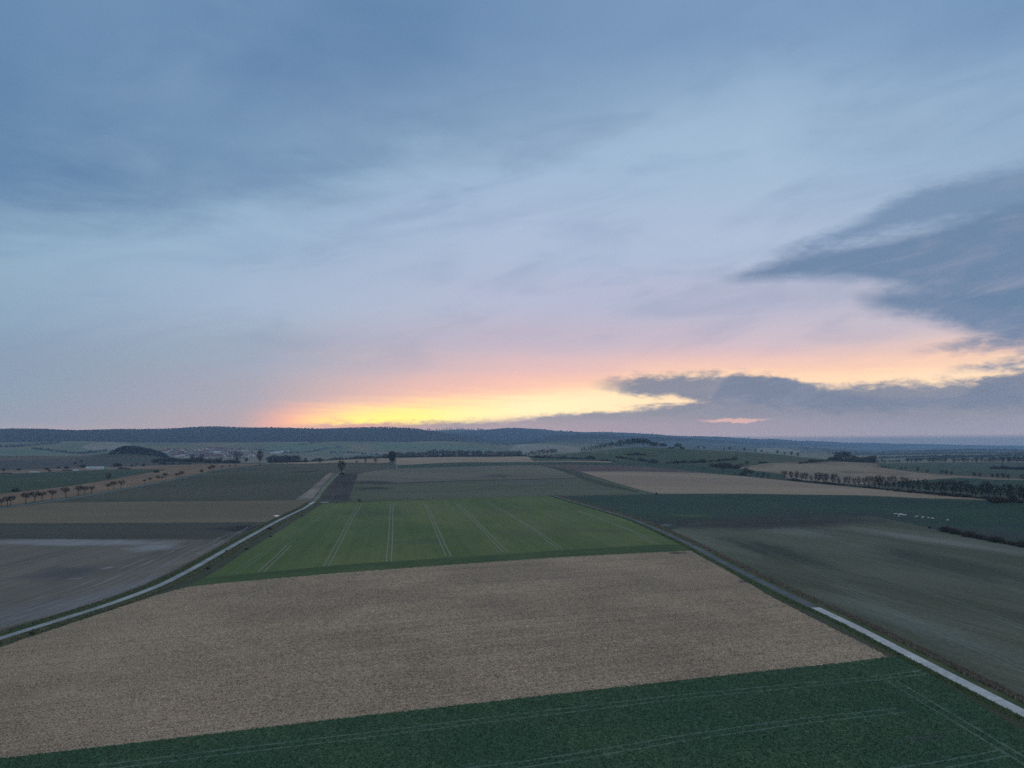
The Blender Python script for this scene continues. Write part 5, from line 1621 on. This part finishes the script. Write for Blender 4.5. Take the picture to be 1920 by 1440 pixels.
bl = ["white bird at the flock's outer end", "white bird second from the flock's outer end, head down", "white bird at the near side of the main flock knot", "white bird head down in the main flock knot", "white bird at the top of the main flock knot", "white bird in the middle of the main flock knot", "white bird grazing just below the flock knot", "white bird starting the curved half of the knot", "white bird low in the curved half of the knot", "white bird after the low one in the curved half", "white bird ending the knot, upright", "grazing bird of the first loose pair past the knot", "upright bird of the first loose pair past the knot", "grazing bird of the second loose pair past the knot", "upright bird of the second loose pair past the knot", "white bird alone between second and third pairs", "grazing bird of the third pair past the knot", "upright bird of the third pair past the knot", "lone upright white bird far past the flock"]
for i, (x, y, k) in enumerate(birds):
    p = gp(x, y)
    o = empty("swan", p, rnd.choice((0, math.pi)) + rnd.uniform(-0.5, 0.5), 1.1)
    b, bk, legs, wing = SWAN[k]
    link("body", b, o); link("beak", bk, o)
    for l in legs: link("leg", l, o)
    for w in wing: link("wing", w, o)
    tag(o, bl[i] + " on the teal crop", "bird", "white birds on the teal crop")

# ----------------------------------------------------------------------------
# masts
# ----------------------------------------------------------------------------
def lattice(h, w0, w1, n, r=0.12, name="frame"):
    b = MB()
    cs = [(-1, -1), (1, -1), (1, 1), (-1, 1)]
    lv = [(h * i / n, w0 + (w1 - w0) * (i / n) ** 0.8) for i in range(n + 1)]
    for (za, wa), (zb, wb) in zip(lv[:-1], lv[1:]):
        for q in range(4):
            a, c_ = cs[q], cs[(q + 1) % 4]
            b.tube([(a[0] * wa, a[1] * wa, za), (a[0] * wb, a[1] * wb, zb)], [r, r], 3)
            b.tube([(a[0] * wa, a[1] * wa, za), (c_[0] * wb, c_[1] * wb, zb)], [r * .6, r * .6], 3)
            b.tube([(a[0] * wb, a[1] * wb, zb), (c_[0] * wb, c_[1] * wb, zb)], [r * .6, r * .6], 3)
    return b


p = gp(1234.5, 841, 1672)
t = empty("radio_mast", p, 0.4)
tag(t, "slim lattice radio mast rising beside the hilltop pines", "mast")
H = 25.5 / F * 1672
link("frame", lattice(H, 0.75, 0.55, 16, 0.11).mesh("frame", M_steel), t)
for k, (z, an) in enumerate(((H - 1.5, 0.3), (H - 1.5, 2.4), (H - 1.5, 4.5), (H - 5, 1.2))):
    a = MB(); x_, y_ = math.cos(an) * 0.9, math.sin(an) * 0.9
    a.box((x_ - 0.18, y_ - 0.18, z - 1.1), (x_ + 0.18, y_ + 0.18, z + 1.1))
    link("antenna", a.mesh("antenna", M_white), t)
a = MB(); a.tube([(0, 0, H), (0, 0, H + 3.0)], [0.07, 0.03], 4)
link("spike", a.mesh("spike", M_steel), t)

FRM = lattice(34, 3.0, 0.6, 10, 0.16).mesh("frame", M_steel)
ARM = []
for z, L in ((24, 9.0), (30, 6.5)):
    b = MB()
    for s in (-1, 1):
        b.tube([(s * L, 0, z), (0, -0.5, z - 0.9)], [0.12, 0.16], 3); b.tube([(s * L, 0, z), (0, 0.5, z + 1.2)], [0.12, 0.16], 3)
        b.tube([(s * L, 0, z), (s * L, 0, z - 2.2)], [0.10, 0.10], 4)
        b.tube([(s * L * .6, 0, z), (s * L * .6, 0, z - 2.2)], [0.10, 0.10], 4)
    ARM.append(b.mesh("crossarm", M_steel))
for x, y, R, hp, l in ((1353, 850, 1900, 16, "lattice power pylon behind the falling ridge's small trees"), (1555, 862, 2250, 22, "lattice power pylon behind the hedge before the copse"), (1696, 858, 2700, 14, "lattice power pylon in the plain past the copse"), (1820, 857, 2900, 13, "lattice power pylon farthest along the plain"), (887, 850, 3300, 13, "pale lattice pylon beyond the trees behind the crest"), (1027, 846, 3400, 13, "pale lattice pylon before the light valley dome"), (893, 849, 3450, 10, "smaller pylon close to the pale one beyond the crest trees"), (1701, 858, 2800, 11, "smaller pylon beside the plain's nearer one")):
    p = gp(x, y, R)
    e = float(azel(x, y - hp)[1])
    top = CAMH + R * math.tan(math.radians(e))
    o = empty("power_pylon", p, 0.5, max(0.6, (top - p[2]) / 34))
    link("frame", FRM, o)
    for a_ in ARM: link("crossarm", a_, o)
    tag(o, l, "pylon", "power pylons")

# ----------------------------------------------------------------------------
# straw, crop leaves and verge grass (nobody could count these)
# ----------------------------------------------------------------------------
def scatter_poly(pxs, n, seed, ymin=None):
    rng = np.random.RandomState(seed)
    q = np.array(pxs, float)
    w = np.array([gp(x, min(y, 1900))[:2] for x, y in densify(q.tolist(), 40)])
    out = []
    while sum(len(o) for o in out) < n:
        c_ = np.c_[rng.uniform(w[:, 0].min(), w[:, 0].max(), n * 2), rng.uniform(w[:, 1].min(), w[:, 1].max(), n * 2)]
        # thin out with distance
        d = np.hypot(c_[:, 0], c_[:, 1])
        c_ = c_[inside(w, c_)]
        d = np.hypot(c_[:, 0], c_[:, 1])
        c_ = c_[rng.rand(len(c_)) < np.clip((150.0 / d) ** 1.3, 0, 1)]
        out.append(c_)
    return np.concatenate(out)[:n]


def blades(name, xy, hgt, wid, mat, seed, label, cat, per=2, lean=0.8):
    rng = np.random.RandomState(seed)
    xy = np.repeat(xy, per, axis=0) + rng.normal(0, 0.12, (len(xy) * per, 2))
    n = len(xy)
    z = zat(xy[:, 0], xy[:, 1])
    an = rng.uniform(0, 2 * math.pi, n)
    h = hgt * rng.uniform(0.5, 1.3, n); w = wid * rng.uniform(0.5, 1.4, n)
    la = rng.uniform(0, 2 * math.pi, n); ll = h * lean * rng.uniform(0.2, 1.3, n)
    V = np.zeros((n, 3, 3))
    V[:, 0] = np.c_[xy[:, 0] + np.cos(an) * w, xy[:, 1] + np.sin(an) * w, z - 0.02]
    V[:, 1] = np.c_[xy[:, 0] - np.cos(an) * w, xy[:, 1] - np.sin(an) * w, z - 0.02]
    V[:, 2] = np.c_[xy[:, 0] + np.cos(la) * ll, xy[:, 1] + np.sin(la) * ll, z + h]
    o = link(name, mesh_from(name, V.reshape(-1, 3), np.arange(n * 3).reshape(-1, 3), mat))
    return tag(o, label, cat, None, "stuff")


M_straw = flat_mat("maize_straw", (0.56, 0.44, 0.31), 1.6, 1.3)
M_leaf = flat_mat("crop_leaf", (0.090, 0.175, 0.098), 1.0, 1.8)
M_gr = flat_mat("verge_blades", (0.13, 0.185, 0.085), 0.5, 1.0)
M_dry = flat_mat("dry_weeds", (0.23, 0.205, 0.15), 0.5, 1.0)
blades("straw", scatter_poly(stub_px, 90000, 21), 0.22, 0.07, M_straw, 22, "pale broken maize straw littering the near stubble field", "straw", 2, 1.2)
tyre = [q for (n_, p_, m_), q in zip(pieces, polys2) if n_ == "tyre_track"]
lf = scatter_poly([(a, min(b, 1560)) for a, b in near_px], 100000, 23)
lq = np.c_[np.degrees(np.arctan2(lf[:, 0], lf[:, 1])), np.log(np.hypot(lf[:, 0], lf[:, 1])) * SC]
keep = np.ones(len(lf), bool)
for q in tyre:
    keep &= ~inside(q, lq)
blades("foliage", lf[keep], 0.20, 0.09, M_leaf, 24, "dense low green leaves of the nearest crop field", "crop", 2, 1.0)


def along(line, d0, d1, n, seed, clump=0.0):
    rng = np.random.RandomState(seed)
    seg = np.r_[0, np.cumsum(np.hypot(*np.diff(line, axis=0).T))]
    s = rng.uniform(0, seg[-1], n)
    if clump:
        s += clump * np.sin(s / 4.3) + clump * 0.6 * np.sin(s / 1.7 + 1)
    x_ = np.interp(s, seg, line[:, 0]); y_ = np.interp(s, seg, line[:, 1])
    t_ = np.gradient(line, axis=0); t_ /= np.hypot(t_[:, 0], t_[:, 1])[:, None]
    nx_, ny_ = np.interp(s, seg, t_[:, 1]), np.interp(s, seg, -t_[:, 0])
    d = rng.uniform(d0, d1, n)
    return np.c_[x_ + nx_ * d, y_ + ny_ * d]


blades("grass", np.concatenate([along(left_road, -5.2, -1.8, 11000, 31), along(left_road, 1.8, 5.6, 13000, 32), along(right_road, 1.7, 3.4, 5000, 34), along(right_track, 2.0, 4.6, 9000, 35)]), 0.35, 0.12, M_gr, 36, "rough winter grass on the verges of both farm roads", "grass", 2)
blades("weeds", np.concatenate([along(right_road, -5.4, -3.4, 7000, 37, 1.2), along(right_track, -5.4, -3.2, 12000, 38, 1.2), along(left_road, 3.6, 5.2, 5000, 39, 1.5), along(left_road, -4.8, -3.4, 3500, 40, 1.5)]), 0.62, 0.14, M_dry, 41, "brown dead weeds standing in ragged strips beside the farm roads", "weeds", 2, 0.5)

# ----------------------------------------------------------------------------
# the air between
# ----------------------------------------------------------------------------
hz = MB()
zs = V3[:, 2]
hz.box((-19000, -3400, min(float(zs.min()), 0.0) - 1.0), (19000, 25600, float(zs.max()) + 45.0))
hm = bpy.data.materials.new("haze_air")
hm.use_nodes = True
hn = hm.node_tree
hn.nodes.clear()
ho = hn.nodes.new("ShaderNodeOutputMaterial")
hv = hn.nodes.new("ShaderNodeVolumePrincipled")
hv.inputs["Color"].default_value = (*HAZE_C, 1)
hv.inputs["Density"].default_value = HAZE_D
hv.inputs["Anisotropy"].default_value = 0.0
hn.links.new(hv.outputs[0], ho.inputs["Volume"])
o = link("haze", hz.mesh("haze", hm))
o["kind"] = "stuff"
o["label"] = "thin blue dusk haze lying over the plain and the far hills"
